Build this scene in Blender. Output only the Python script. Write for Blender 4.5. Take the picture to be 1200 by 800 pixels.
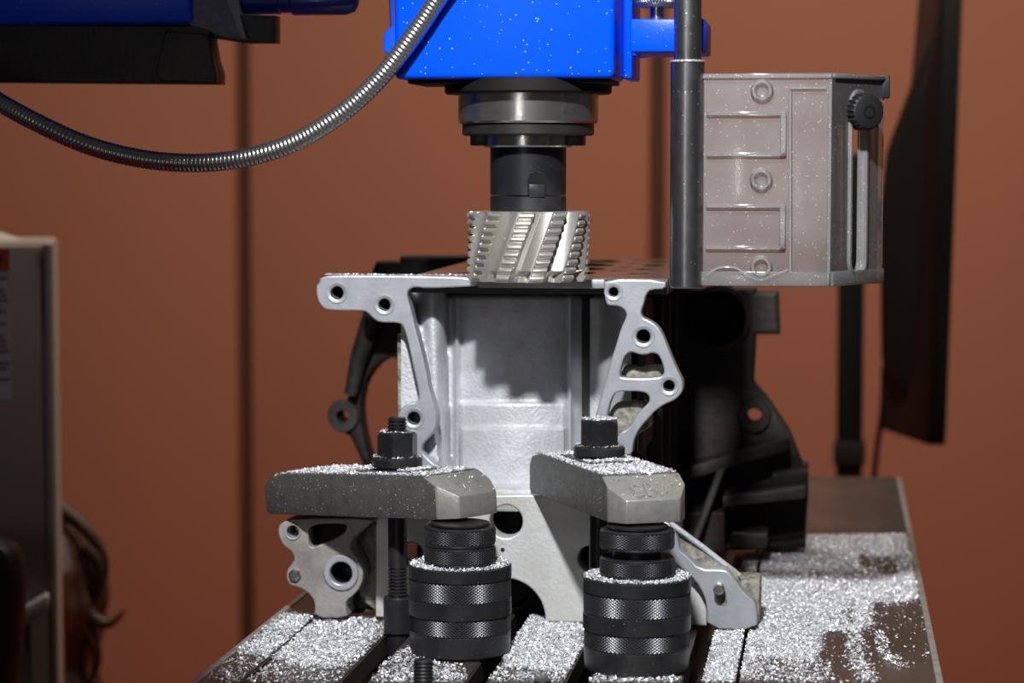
import bpy, bmesh, math, random
import numpy as np
from mathutils import Vector, Matrix
for o in list(bpy.data.objects): bpy.data.objects.remove(o)
SC = bpy.context.scene
COL = SC.collection
random.seed(7); RNG = np.random.default_rng(7)
PI = math.pi

# ------------------------------------------------------------ camera
F = 2800.0                       # focal length in pixels of the 1200x800 frame
T = 1.10                         # height of the machine table top above the floor
HC = 0.352                       # camera above the table top
TH = math.atan(207 / F); PS = math.atan(379 * math.cos(TH) / F)
cam = bpy.data.cameras.new('camera'); camo = bpy.data.objects.new('camera', cam); COL.objects.link(camo)
camo.location = (0, 0, T + HC); camo.rotation_euler = (PI / 2 - TH, 0, PS)
cam.sensor_width = 36; cam.lens = F / 1200 * 36; cam.clip_start = 0.05
cam.dof.use_dof = True; cam.dof.focus_distance = 1.74; cam.dof.aperture_fstop = 6.3
SC.camera = camo
# ------------------------------------------------------------ world, lights, exposure
W = bpy.data.worlds.new('hall'); SC.world = W; W.use_nodes = True
W.node_tree.nodes['Background'].inputs[0].default_value = (0.95, 0.88, 0.82, 1)
W.node_tree.nodes['Background'].inputs[1].default_value = 0.038
def aim(o, tgt):
    o.rotation_euler = (Vector(tgt) - o.location).to_track_quat('-Z', 'Y').to_euler()
def spot(name, loc, tgt, power, size, blend, radius, color):
    l = bpy.data.lights.new(name, 'SPOT'); l.energy = power; l.spot_size = math.radians(size)
    l.spot_blend = blend; l.shadow_soft_size = radius; l.color = color
    o = bpy.data.objects.new(name, l); COL.objects.link(o); o.location = loc; aim(o, tgt); return o
def area(name, loc, tgt, power, sx, sy, color):
    l = bpy.data.lights.new(name, 'AREA'); l.shape = 'RECTANGLE'; l.size = sx; l.size_y = sy; l.energy = power; l.color = color
    o = bpy.data.objects.new(name, l); COL.objects.link(o); o.location = loc; aim(o, tgt); return o
spot('work_light', (-0.16, 0.55, T + 1.20), (-0.112, 1.76, T + 0.15), 180, 28, 0.3, 0.04, (0.97, 0.98, 1.0))
area('front_hall_light', (-0.55, -0.75, T + 0.42), (-0.2, 1.75, T + 0.35), 2.0, 0.05, 0.5, (1.0, 0.97, 0.94))
area('hall_light', (-0.1, 2.7, 2.75), (-0.25, 5.0, 0.6), 43, 2.2, 0.5, (1.0, 0.90, 0.80))
SC.view_settings.view_transform = 'Standard'; SC.view_settings.look = 'None'
SC.view_settings.exposure = 0.0; SC.view_settings.gamma = 1.0; SC.view_settings.use_curve_mapping = False

# ------------------------------------------------------------ pixel helpers (a pixel is only a direction)
_c, _s, _ct, _st = math.cos(PS), math.sin(PS), math.cos(TH), math.sin(TH)
_F = Vector((-_s * _ct, _c * _ct, -_st)); _R = Vector((_c, _s, 0)); _U = Vector((-_s * _st, _c * _st, _ct))
def ray(px, py): return _F + _R * ((px - 600) / F) + _U * ((400 - py) / F)
def P(px, py, Y):
    d = ray(px, py) * 1.0; d *= Y / d.y; return Vector((d.x, d.y, d.z + T + HC))
def PZ(px, py, z=0.0):
    d = ray(px, py); d = d * ((z - HC) / d.z); return Vector((d.x, d.y, d.z + T + HC))

# ------------------------------------------------------------ materials
MATS = {}
def mat(name, color, rough=0.5, metal=0.0, c2=None, nscale=30, ndetail=6, nlo=0.35, nhi=0.65, stretch=(1, 1, 1),
        bump=0.0, bscale=200, speck=0.0, sscale=250, speckcol=(0.85, 0.85, 0.85), rvar=0.0, spec=0.5, coat=0.0, aniso=0.0):
    m = bpy.data.materials.new(name); m.use_nodes = True; nt = m.node_tree; N = nt.nodes; L = nt.links
    b = N['Principled BSDF']; b.inputs['Roughness'].default_value = rough; b.inputs['Metallic'].default_value = metal
    b.inputs['Specular IOR Level'].default_value = spec; b.inputs['Coat Weight'].default_value = coat
    b.inputs['Coat Roughness'].default_value = 0.15
    b.inputs['Base Color'].default_value = (*color, 1)
    tc = N.new('ShaderNodeTexCoord'); mp = N.new('ShaderNodeMapping'); mp.inputs['Scale'].default_value = stretch
    L.new(tc.outputs['Object'], mp.inputs['Vector']); vec = mp.outputs['Vector']; col = None
    if c2 is not None:
        n = N.new('ShaderNodeTexNoise'); n.inputs['Scale'].default_value = nscale; n.inputs['Detail'].default_value = ndetail
        n.inputs['Roughness'].default_value = 0.6; L.new(vec, n.inputs['Vector'])
        r = N.new('ShaderNodeValToRGB'); r.color_ramp.elements[0].position = nlo; r.color_ramp.elements[1].position = nhi
        r.color_ramp.elements[0].color = (*color, 1); r.color_ramp.elements[1].color = (*c2, 1)
        L.new(n.outputs['Fac'], r.inputs['Fac']); col = r.outputs['Color']
        if rvar:
            mr = N.new('ShaderNodeMapRange'); mr.inputs['To Min'].default_value = rough - rvar; mr.inputs['To Max'].default_value = rough + rvar
            L.new(n.outputs['Fac'], mr.inputs['Value']); L.new(mr.outputs['Result'], b.inputs['Roughness'])
    if speck:
        v = N.new('ShaderNodeTexVoronoi'); v.inputs['Scale'].default_value = sscale; L.new(tc.outputs['Object'], v.inputs['Vector'])
        n2 = N.new('ShaderNodeTexNoise'); n2.inputs['Scale'].default_value = sscale * 0.13; L.new(tc.outputs['Object'], n2.inputs['Vector'])
        mu = N.new('ShaderNodeMath'); mu.operation = 'MULTIPLY'; mu.inputs[1].default_value = speck * 2
        L.new(n2.outputs['Fac'], mu.inputs[0])
        lt = N.new('ShaderNodeMath'); lt.operation = 'LESS_THAN'; L.new(v.outputs['Distance'], lt.inputs[0]); L.new(mu.outputs[0], lt.inputs[1])
        mx = N.new('ShaderNodeMix'); mx.data_type = 'RGBA'; L.new(lt.outputs[0], mx.inputs['Factor'])
        if col is not None: L.new(col, mx.inputs['A'])
        else: mx.inputs['A'].default_value = (*color, 1)
        mx.inputs['B'].default_value = (*speckcol, 1); col = mx.outputs['Result']
    if col is not None: L.new(col, b.inputs['Base Color'])
    if bump:
        n = N.new('ShaderNodeTexNoise'); n.inputs['Scale'].default_value = bscale; n.inputs['Detail'].default_value = 4; L.new(vec, n.inputs['Vector'])
        bp = N.new('ShaderNodeBump'); bp.inputs['Strength'].default_value = bump; bp.inputs['Distance'].default_value = 0.002
        L.new(n.outputs['Fac'], bp.inputs['Height']); L.new(bp.outputs['Normal'], b.inputs['Normal'])
    MATS[name] = m; return m
mat('wall_fabric', (0.40, 0.165, 0.098), 0.9, c2=(0.46, 0.195, 0.118), nscale=900, ndetail=2, bump=0.25, bscale=1400, spec=0.1)
mat('wall_post', (0.13, 0.06, 0.036), 0.8, spec=0.2)
mat('bounce_carpet', (0.55, 0.04, 0.028), 0.95, c2=(0.45, 0.032, 0.022), nscale=300, bump=0.5, bscale=600, spec=0.05)  # unseen floor; its red is added to bounce onto the lower wall
mat('alu_machined', (0.46, 0.475, 0.505), 0.42, 0.55, c2=(0.36, 0.372, 0.40), nscale=60, stretch=(1, 1, 1), bump=0.08, bscale=500, rvar=0.08)
mat('alu_cast', (0.60, 0.62, 0.66), 0.55, 0.45, c2=(0.46, 0.465, 0.47), nscale=45, bump=0.35, bscale=420, rvar=0.1)
mat('alu_lower', (0.62, 0.63, 0.63), 0.5, 0.4, c2=(0.48, 0.47, 0.42), nscale=22, bump=0.2, bscale=350, rvar=0.1)
mat('alu_stained', (0.27, 0.245, 0.22), 0.55, 0.35, c2=(0.12, 0.10, 0.085), nscale=55, nlo=0.45, nhi=0.75, bump=0.2, bscale=300)
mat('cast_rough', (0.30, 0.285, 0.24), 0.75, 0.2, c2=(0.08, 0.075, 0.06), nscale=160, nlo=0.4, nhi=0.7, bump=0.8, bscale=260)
mat('cast_near_black', (0.009, 0.0075, 0.0065), 0.6, 0.0, c2=(0.024, 0.018, 0.015), nscale=25, bump=0.5, bscale=120, spec=0.3)  # near-black cast tone for the bell housing and block sides
mat('cast_dark', (0.05, 0.048, 0.042), 0.55, 0.1, c2=(0.025, 0.023, 0.02), nscale=40, bump=0.3, bscale=160)  # dark grey cast tone, a step lighter than the near-black one
mat('deck_steel', (0.62, 0.60, 0.58), 0.2, 0.95, c2=(0.50, 0.48, 0.46), nscale=40, rvar=0.05)
mat('bore_iron', (0.05, 0.047, 0.045), 0.6, 0.4)
mat('black', (0.006, 0.006, 0.006), 0.6, spec=0.2)
mat('black_oxide', (0.015, 0.015, 0.017), 0.38, 0.35, c2=(0.024, 0.0235, 0.025), nscale=60, speck=0.045, sscale=330, spec=0.5, rvar=0.08)
mat('black_knurl', (0.035, 0.035, 0.04), 0.33, 0.6, spec=0.6)
mat('black_rubber', (0.012, 0.012, 0.013), 0.5, spec=0.35)
mat('clamp_grey', (0.125, 0.122, 0.11), 0.42, 0.5, c2=(0.09, 0.088, 0.08), nscale=120, bump=0.25, bscale=700, speck=0.11, sscale=330, rvar=0.05)
mat('clamp_nose', (0.30, 0.295, 0.27), 0.45, 0.5, c2=(0.24, 0.235, 0.215), nscale=160, bump=0.12, bscale=900)
mat('alu_foot', (0.30, 0.285, 0.27), 0.55, 0.35, c2=(0.17, 0.15, 0.135), nscale=40, nlo=0.4, nhi=0.75, bump=0.2, bscale=300)  # stained alloy, with the clamp bar's shade also put into the colour
mat('steel', (0.55, 0.54, 0.53), 0.24, 0.95, c2=(0.42, 0.41, 0.40), nscale=50, stretch=(1, 1, 8), rvar=0.06)
mat('steel_dark', (0.10, 0.098, 0.098), 0.3, 0.8)
mat('conduit', (0.42, 0.42, 0.42), 0.27, 0.9)
mat('tool_steel', (0.62, 0.60, 0.56), 0.34, 0.75, c2=(0.50, 0.48, 0.44), nscale=60, rvar=0.06)
mat('arbor_black', (0.028, 0.029, 0.034), 0.36, 0.6, c2=(0.075, 0.076, 0.082), nscale=25, nlo=0.5, nhi=0.7, speck=0.03, sscale=250)
mat('blue_paint', (0.0, 0.068, 0.86), 0.32, 0.0, speck=0.085, sscale=230, speckcol=(0.45, 0.6, 0.95), bump=0.06, bscale=600, spec=0.2)
mat('blue_dark', (0.005, 0.03, 0.30), 0.4, spec=0.4, coat=0.2)
mat('ram_grey', (0.13, 0.14, 0.19), 0.5, 0.1, c2=(0.22, 0.23, 0.28), nscale=200, bump=0.4, bscale=700)
mat('way_black', (0.014, 0.013, 0.013), 0.42, 0.2, c2=(0.03, 0.027, 0.025), nscale=18, bump=0.1, bscale=200)
mat('rod_black', (0.20, 0.20, 0.21), 0.30, 0.95, c2=(0.25, 0.25, 0.26), nscale=80, speck=0.10, sscale=200, rvar=0.05)
mat('table_steel', (0.17, 0.142, 0.12), 0.36, 0.75, c2=(0.105, 0.086, 0.072), nscale=14, stretch=(1, 0.5, 1), bump=0.06, bscale=300, rvar=0.08)
mat('table_edge', (0.45, 0.44, 0.42), 0.4, 0.6, c2=(0.3, 0.29, 0.27), nscale=60)
mat('chips', (0.80, 0.81, 0.84), 0.36, 0.5)
mat('chips_bed', (0.62, 0.63, 0.65), 0.5, 0.4, c2=(0.34, 0.34, 0.35), nscale=420, ndetail=3, bump=1.0, bscale=450)
mat('cabinet', (0.36, 0.29, 0.235), 0.6, c2=(0.33, 0.265, 0.215), nscale=8, spec=0.3)
mat('cabinet_light', (0.55, 0.49, 0.45), 0.5, spec=0.3)
mat('cabinet_glass', (0.10, 0.13, 0.125), 0.2, spec=0.5)
mat('paper', (0.6, 0.56, 0.55), 0.7)
mat('label_red', (0.5, 0.055, 0.02), 0.6)
mat('ink', (0.03, 0.03, 0.035), 0.7)
mat('hair', (0.030, 0.012, 0.006), 0.45, c2=(0.085, 0.036, 0.016), nscale=60, stretch=(1, 1, 0.12), bump=0.6, bscale=300)
mat('skin', (0.55, 0.32, 0.22), 0.5)
mat('cloth_dark', (0.02, 0.02, 0.025), 0.85)
mat('tv_black', (0.006, 0.0055, 0.005), 0.5, spec=0.25)
mat('tv_back', (0.011, 0.009, 0.008), 0.65, spec=0.2)
mat('screen', (0.004, 0.004, 0.005), 0.12, spec=0.5)
def plastic(name, dust=0.2, tint=(0.80, 0.79, 0.78), dcol=(0.5, 0.48, 0.46), rough=0.12):
    m = bpy.data.materials.new(name); m.use_nodes = True; nt = m.node_tree; N = nt.nodes; L = nt.links
    N.remove(N['Principled BSDF']); out = N['Material Output']
    tr = N.new('ShaderNodeBsdfTransparent'); tr.inputs[0].default_value = (*tint, 1)
    df = N.new('ShaderNodeBsdfDiffuse'); df.inputs[0].default_value = (*dcol, 1)
    gl = N.new('ShaderNodeBsdfGlossy'); gl.inputs['Roughness'].default_value = rough
    tc = N.new('ShaderNodeTexCoord'); v = N.new('ShaderNodeTexVoronoi'); v.inputs['Scale'].default_value = 260; L.new(tc.outputs['Object'], v.inputs['Vector'])
    lt = N.new('ShaderNodeMath'); lt.operation = 'LESS_THAN'; lt.inputs[1].default_value = 0.13; L.new(v.outputs['Distance'], lt.inputs[0])
    n = N.new('ShaderNodeTexNoise'); n.inputs['Scale'].default_value = 40; n.inputs['Detail'].default_value = 8; L.new(tc.outputs['Object'], n.inputs['Vector'])
    mr = N.new('ShaderNodeMapRange'); mr.inputs['To Min'].default_value = dust * 0.6; mr.inputs['To Max'].default_value = dust * 1.4; L.new(n.outputs['Fac'], mr.inputs['Value'])
    mu = N.new('ShaderNodeMath'); mu.operation = 'MULTIPLY_ADD'; mu.inputs[1].default_value = 0.35; L.new(lt.outputs[0], mu.inputs[0]); L.new(mr.outputs[0], mu.inputs[2])
    m1 = N.new('ShaderNodeMixShader'); L.new(mu.outputs[0], m1.inputs[0]); L.new(tr.outputs[0], m1.inputs[1]); L.new(df.outputs[0], m1.inputs[2])
    fr = N.new('ShaderNodeFresnel'); fr.inputs[0].default_value = 1.38
    m2 = N.new('ShaderNodeMixShader'); L.new(fr.outputs[0], m2.inputs[0]); L.new(m1.outputs[0], m2.inputs[1]); L.new(gl.outputs[0], m2.inputs[2])
    L.new(m2.outputs[0], out.inputs['Surface']); MATS[name] = m
plastic('clear_plastic', 0.19, (0.74, 0.74, 0.74), (0.56, 0.55, 0.55))
plastic('clear_side', 0.11, (0.95, 0.94, 0.93), (0.56, 0.54, 0.53))
plastic('clear_edge', 0.22, (0.86, 0.86, 0.86), (0.62, 0.61, 0.6), 0.08)

# ------------------------------------------------------------ object helpers
def root_loc(o):
    while o.parent: o = o.parent
    return o.location.copy()
def link(name, me, m, parent=None, smooth=None, base=None):
    """one mesh object whose vertices were given in world coordinates"""
    if smooth is not None:
        me.polygons.foreach_set('use_smooth', [True] * len(me.polygons)); me.set_sharp_from_angle(angle=math.radians(smooth))
    if m: me.materials.append(MATS[m])
    o = bpy.data.objects.new(name, me); COL.objects.link(o)
    if parent is not None:
        me.transform(Matrix.Translation(-root_loc(parent))); o.parent = parent
    else:
        if base is None:
            n = len(me.vertices); co = np.empty(n * 3); me.vertices.foreach_get('co', co); co = co.reshape(-1, 3)
            mn, mx = co.min(0), co.max(0); base = Vector(((mn[0] + mx[0]) / 2, (mn[1] + mx[1]) / 2, mn[2]))
        me.transform(Matrix.Translation(-Vector(base))); o.location = base
    return o
def thing(name, label, cat, loc, group=None):
    o = bpy.data.objects.new(name, None); COL.objects.link(o); o.location = loc; o.empty_display_size = 0.05
    return tag(o, label, cat, group)
def tag(o, label, cat, group=None):
    o['label'] = label; o['category'] = cat
    if group: o['group'] = group
    return o
def bm2me(bm, name='m'):
    me = bpy.data.meshes.new(name); bmesh.ops.recalc_face_normals(bm, faces=bm.faces); bm.to_mesh(me); bm.free(); return me
def box_bm(bm, lo, hi, bev=0.0, seg=2, rot=None):
    lo, hi = Vector(lo), Vector(hi); c = (lo + hi) / 2; d = hi - lo
    mx = Matrix.Translation(c) @ (rot or Matrix.Identity(4)) @ Matrix.Diagonal((d.x, d.y, d.z, 1))
    r = bmesh.ops.create_cube(bm, size=1, matrix=mx)
    if bev:
        es = list({e for v in r['verts'] for e in v.link_edges})
        bmesh.ops.bevel(bm, geom=es, offset=bev, segments=seg, affect='EDGES', profile=0.5)
def box(name, lo, hi, m, parent=None, bev=0.0, seg=2, rot=None):
    bm = bmesh.new(); box_bm(bm, lo, hi, bev, seg, rot); return link(name, bm2me(bm), m, parent, smooth=40 if bev else None)
def frame_axes(axis):
    z = Vector(axis).normalized(); x = z.orthogonal().normalized(); y = z.cross(x); return Matrix((x, y, z)).transposed()
def lathe_bm(bm, prof, c, segs=48, axis=(0, 0, 1)):
    M = frame_axes(axis) if tuple(axis) != (0, 0, 1) else Matrix.Identity(3); c = Vector(c); rings = []
    for r, z in prof:
        if r < 1e-6: rings.append([bm.verts.new(c + M @ Vector((0, 0, z)))])
        else: rings.append([bm.verts.new(c + M @ Vector((r * math.cos(2 * PI * i / segs), r * math.sin(2 * PI * i / segs), z))) for i in range(segs)])
    for a, b in zip(rings, rings[1:]):
        for i in range(segs):
            j = (i + 1) % segs
            if len(a) == 1 and len(b) == 1: continue
            if len(a) == 1: bm.faces.new((a[0], b[j], b[i]))
            elif len(b) == 1: bm.faces.new((a[i], a[j], b[0]))
            else: bm.faces.new((a[i], a[j], b[j], b[i]))
def lathe(name, prof, c, m, parent=None, segs=48, axis=(0, 0, 1), smooth=35):
    bm = bmesh.new(); lathe_bm(bm, prof, c, segs, axis); return link(name, bm2me(bm), m, parent, smooth)
def thread(r, z0, z1, pitch, depth):
    p = []; z = z0
    while z < z1 - pitch * 0.5:
        p += [(r - depth, z), (r, z + pitch * 0.35), (r, z + pitch * 0.6), (r - depth, z + pitch * 0.95)]; z += pitch
    return p
def grid_me(V, nu, nv, wrap=False):
    me = bpy.data.meshes.new('g'); fs = []
    for j in range(nv - 1):
        for i in range(nu if wrap else nu - 1):
            k = (i + 1) % nu; fs.append((j * nu + i, j * nu + k, (j + 1) * nu + k, (j + 1) * nu + i))
    me.from_pydata([tuple(v) for v in V], [], fs); me.update(); return me
def knurl(name, r, z0, z1, c, m, parent, n=96, rows=10, d=0.0007):
    c = Vector(c); V = []
    for j in range(rows + 1):
        for i in range(n):
            rr = r + (d if (i + j) % 2 == 0 else 0) * (0 if j in (0, rows) else 1); a = 2 * PI * i / n
            V.append(c + Vector((rr * math.cos(a), rr * math.sin(a), z0 + (z1 - z0) * j / rows)))
    fs = []
    for j in range(rows):
        for i in range(n):
            k = (i + 1) % n; q = (j * n + i, j * n + k, (j + 1) * n + k, (j + 1) * n + i)
            if (i + j) % 2 == 0: fs += [(q[0], q[1], q[3]), (q[1], q[2], q[3])]
            else: fs += [(q[0], q[1], q[2]), (q[0], q[2], q[3])]
    me = bpy.data.meshes.new('k'); me.from_pydata([tuple(v) for v in V], [], fs); me.update()
    return link(name, me, m, parent)
def chaikin(pts, it=2):
    for _ in range(it):
        q = []
        for a, b in zip(pts, pts[1:] + pts[:1]):
            q += [(a[0] * .75 + b[0] * .25, a[1] * .75 + b[1] * .25), (a[0] * .25 + b[0] * .75, a[1] * .25 + b[1] * .75)]
        pts = q
    return pts
def circ(x, y, r, n=28, ry=None): return [(x + r * math.cos(2 * PI * i / n), y + (ry or r) * math.sin(2 * PI * i / n)) for i in range(n)]
def fill_me(loops, thick, bev):
    """flat outline with holes, given in metres, extruded by thick (towards -z) and bevelled"""
    cu = bpy.data.curves.new('c', 'CURVE'); cu.dimensions = '2D'; cu.fill_mode = 'BOTH'
    cu.extrude = max(thick / 2 - bev, 1e-5); cu.bevel_depth = bev; cu.bevel_resolution = 1; cu.offset = -bev
    for lp in loops:
        s = cu.splines.new('POLY'); s.points.add(len(lp) - 1); s.use_cyclic_u = True
        for p, q in zip(s.points, lp): p.co = (q[0], q[1], 0, 1)
    o = bpy.data.objects.new('c', cu); COL.objects.link(o)
    me = bpy.data.meshes.new_from_object(o.evaluated_get(bpy.context.evaluated_depsgraph_get()))
    bpy.data.objects.remove(o); bpy.data.curves.remove(cu); return me
def plate(name, outline, holes, Y, thick, m, parent, bev=0.0012, soft=1, hsoft=0, Zoff=0):
    """an upright plate standing across the table: pixel outline taken on its front plane Y, thickness towards +Y"""
    loops = [chaikin(list(outline), soft) if soft else list(outline)]
    for h in holes: loops.append(chaikin(h, 2) if len(h) < 20 else h)
    W_ = [[(P(x, y, Y).x, P(x, y, Y).z) for x, y in lp] for lp in loops]
    me = fill_me(W_, thick, bev)
    me.transform(Matrix.Translation((0, Y + thick / 2, Zoff)) @ Matrix.Rotation(PI / 2, 4, 'X'))
    return link(name, me, m, parent, smooth=30)
def hplate(name, outline, holes, z_top, thick, m, parent, bev=0.001):
    me = fill_me([outline] + holes, thick, bev); me.transform(Matrix.Translation((0, 0, z_top - thick / 2)))
    return link(name, me, m, parent, smooth=30)
def hull(name, pts, m, parent=None, bev=0.0, smooth=None):
    bm = bmesh.new()
    for p in pts: bm.verts.new(p)
    bmesh.ops.convex_hull(bm, input=bm.verts[:]); bmesh.ops.dissolve_limit(bm, angle_limit=0.02, verts=bm.verts[:], edges=bm.edges[:])
    if bev: bmesh.ops.bevel(bm, geom=bm.edges[:], offset=bev, segments=2, affect='EDGES', profile=0.5)
    return link(name, bm2me(bm), m, parent, smooth=smooth or (30 if bev else None))
def tube_bm(bm, pts, r, segs=12):
    pts = [Vector(p) for p in pts]; rings = []
    for i, p in enumerate(pts):
        t = (pts[min(i + 1, len(pts) - 1)] - pts[max(i - 1, 0)]).normalized(); M = frame_axes(t)
        if rings: # keep the frame from twisting
            x = (px_ - t * px_.dot(t)).normalized(); M = Matrix((x, t.cross(x), t)).transposed()
        px_ = M.col[0].copy(); rr = r[i] if hasattr(r, '__len__') else r
        rings.append([bm.verts.new(p + M @ Vector((rr * math.cos(2 * PI * k / segs), rr * math.sin(2 * PI * k / segs), 0))) for k in range(segs)])
    for a, b in zip(rings, rings[1:]):
        for k in range(segs): bm.faces.new((a[k], a[(k + 1) % segs], b[(k + 1) % segs], b[k]))
    bm.faces.new(rings[0][::-1]); bm.faces.new(rings[-1])
def tube(name, pts, r, m, parent=None, segs=12):
    bm = bmesh.new(); tube_bm(bm, pts, r, segs); return link(name, bm2me(bm), m, parent, smooth=60)
def spline(pts, n):
    pts = [Vector(p) for p in pts]; out = []
    q = [pts[0] * 2 - pts[1]] + pts + [pts[-1] * 2 - pts[-2]]
    for i in range(len(pts) - 1):
        for k in range(n):
            t = k / n; a, b, c, d = q[i:i + 4]
            out.append(0.5 * ((2 * b) + (c - a) * t + (2 * a - 5 * b + 4 * c - d) * t * t + (3 * b - a - 3 * c + d) * t ** 3))
    return out + [pts[-1]]
def cut(o, cutter_me):
    """boolean difference baked into the mesh of o (cutter in the same local space)"""
    c = bpy.data.objects.new('cut', cutter_me); COL.objects.link(c); c.matrix_world = Matrix.Translation(root_loc(o))
    md = o.modifiers.new('b', 'BOOLEAN'); md.object = c; md.operation = 'DIFFERENCE'; md.solver = 'EXACT'
    bpy.context.view_layer.update()
    me = bpy.data.meshes.new_from_object(o.evaluated_get(bpy.context.evaluated_depsgraph_get()))
    o.modifiers.clear(); o.data = me; bpy.data.objects.remove(c)

# ============================================================ THE SETTING
def structure(o): o['kind'] = 'structure'; return o
floor = structure(box('floor', (-4, -1.5, -0.1), (4, 6.2, 0), 'bounce_carpet'))
YW = 5.0
wall = structure(box('wall_back', (-3.9, YW + 0.05, 0), (3.9, YW + 0.15, 3.4), 'wall_post'))
seamL = P(286, 400, YW).x; seamR = P(770, 200, YW).x; step = seamR - seamL
gap = 0.016; k = -3
while True:
    x0 = seamL + k * step + gap; x1 = seamL + (k + 1) * step - gap
    if x0 > 3.8: break
    if x0 > -3.9: box('wall_panel', (x0, YW, 0.0), (min(x1, 3.9), YW + 0.05, 3.4), 'wall_fabric', wall, 0.004)
    k += 1

# ============================================================ MACHINE TABLE
XL, XR, Y0, Y1 = -0.4274, 0.0717, 1.05, 2.715
tb = thing('milling_table', 'long slotted steel machine table strewn with metal chips', 'machine table', (-0.178, 1.9, 0))
box('pedestal', (-0.36, 1.35, 0.0), (0.01, 2.45, T - 0.14), 'cabinet', tb, 0.01)
box('bed', (XL, Y0, T - 0.14), (XR, Y1, T - 0.034), 'table_steel', tb, 0.003)
cuts = [(-0.4274, -0.3985), (-0.3961, -0.3318), (-0.3138, -0.2461), (-0.2334, -0.1789), (-0.1639, -0.1005), (-0.0874, -0.0643), (-0.0619, 0.0717)]
for i, (a, b) in enumerate(cuts):
    slotL = i in (2, 3, 4, 5); slotR = i in (1, 2, 3, 4); n = 0.008; z0, zm, z1 = T - 0.034, T - 0.016, T
    pr = [(a + (n if slotL else 0), z0), (b - (n if slotR else 0), z0), (b - (n if slotR else 0), zm), (b, zm), (b, z1), (a, z1), (a, zm), (a + (n if slotL else 0), zm)]
    bm = bmesh.new(); v0 = [bm.verts.new((x, Y0, z)) for x, z in pr]; v1 = [bm.verts.new((x, Y1, z)) for x, z in pr]
    bm.faces.new(v0[::-1]); bm.faces.new(v1)
    for q in range(8): bm.faces.new((v0[q], v0[(q + 1) % 8], v1[(q + 1) % 8], v1[q]))
    es = [e for e in bm.edges if abs(e.verts[0].co.z - T) < 1e-5 and abs(e.verts[1].co.z - T) < 1e-5]
    bmesh.ops.bevel(bm, geom=es, offset=0.0012, segments=2, affect='EDGES')
    link('slot_strip', bm2me(bm), 'table_steel', tb, 30)
box('edge_trim', (XL - 0.005, Y0, T - 0.03), (XL, Y1, T + 0.0008), 'table_edge', tb, 0.0008)
box('edge_trim', (XR, Y0, T - 0.03), (XR + 0.005, Y1, T + 0.0005), 'table_edge', tb, 0.0008)

# ============================================================ ENGINE BLOCK
YB = 1.80
eb = thing('engine_block', 'bare aluminium engine block clamped upright on the slotted machine table', 'engine block', (-0.24, 2.0, T))
ZD = T + 0.2655   # deck height
# --- machined front flanges
left = [(375, 325), (388, 322.5), (480, 323), (560, 325), (560, 335), (545, 336), (500, 338), (486, 336), (479, 339), (477, 346), (481, 360), (487, 385), (494, 410), (500, 435), (503, 455), (508, 470), (512, 485), (512, 498), (507, 508), (500, 515), (494, 522), (494, 530), (510, 545), (522, 556), (522, 575), (478, 575), (478, 535), (478, 517), (468, 505), (465, 495), (466, 485), (472, 476), (480, 472), (488, 471), (491, 467), (490, 455), (485, 435), (480, 410), (475, 390), (472, 382), (467, 378), (445, 378), (438, 374), (430, 366), (424, 364), (385, 364), (377, 360), (371, 350), (370, 335), (374, 331)]
fl = plate('front_flange', left, [circ(395, 343, 8), circ(450.5, 357, 7.5), circ(485, 490, 8)], YB, 0.016, 'alu_machined', eb)
right = [(708, 327), (780, 328), (780, 339), (763, 339), (757, 345), (755, 355), (751, 365), (753, 372), (760, 375), (768, 380), (775, 388), (782, 405), (790, 425), (797, 440), (801, 447), (801, 456), (797, 463), (790, 469), (778, 474), (768, 481), (760, 490), (751, 500), (745, 510), (742, 520), (741, 532), (730, 534), (727, 522), (700, 521), (691, 519), (690, 512), (696, 492), (703, 470), (710, 444), (715, 425), (722, 403), (728, 383), (733, 373), (734, 367), (730, 361), (722, 358), (712, 358), (709, 352), (708, 340)]
op1 = [(735, 414), (740, 412), (748, 415), (756, 416), (764, 413), (771, 415), (775, 422), (778, 432), (778, 438), (772, 443), (730, 443), (726, 440), (728, 430), (731, 420)]
op2 = [(721, 460), (728, 458.5), (752, 458.5), (760, 462), (761.5, 470), (757, 475), (749, 483), (742, 493), (738, 500), (733, 504), (728, 506), (722, 514), (708, 513), (709, 500), (715, 470)]
fr = plate('front_flange', right, [circ(719, 342, 6), circ(754, 394, 8.5), circ(784, 452, 7), op1, op2], YB, 0.016, 'alu_machined', eb)
def bosses(par, spots, Y, m='alu_machined'):
    for x, y, r in spots:
        p = P(x, y, Y); q = r / F * Y * 1.02
        lathe('bolt_hole', [(q, 0.0), (q + 0.0016, -0.0007), (q + 0.0028, -0.0007), (q + 0.0034, 0.0004)], p, m, par, 32, (0, 1, 0))
        lathe('threaded_bore', thread(q * 1.01, 0.001, 0.03, 0.0016, 0.0008) + [(0, 0.03)], p, 'bore_iron', par, 28, (0, 1, 0))
bosses(fl, [(395, 343, 8), (450.5, 357, 7.5), (485, 490, 8)], YB)
bosses(fr, [(719, 342, 6), (754, 394, 8.5), (784, 452, 7)], YB)
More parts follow.
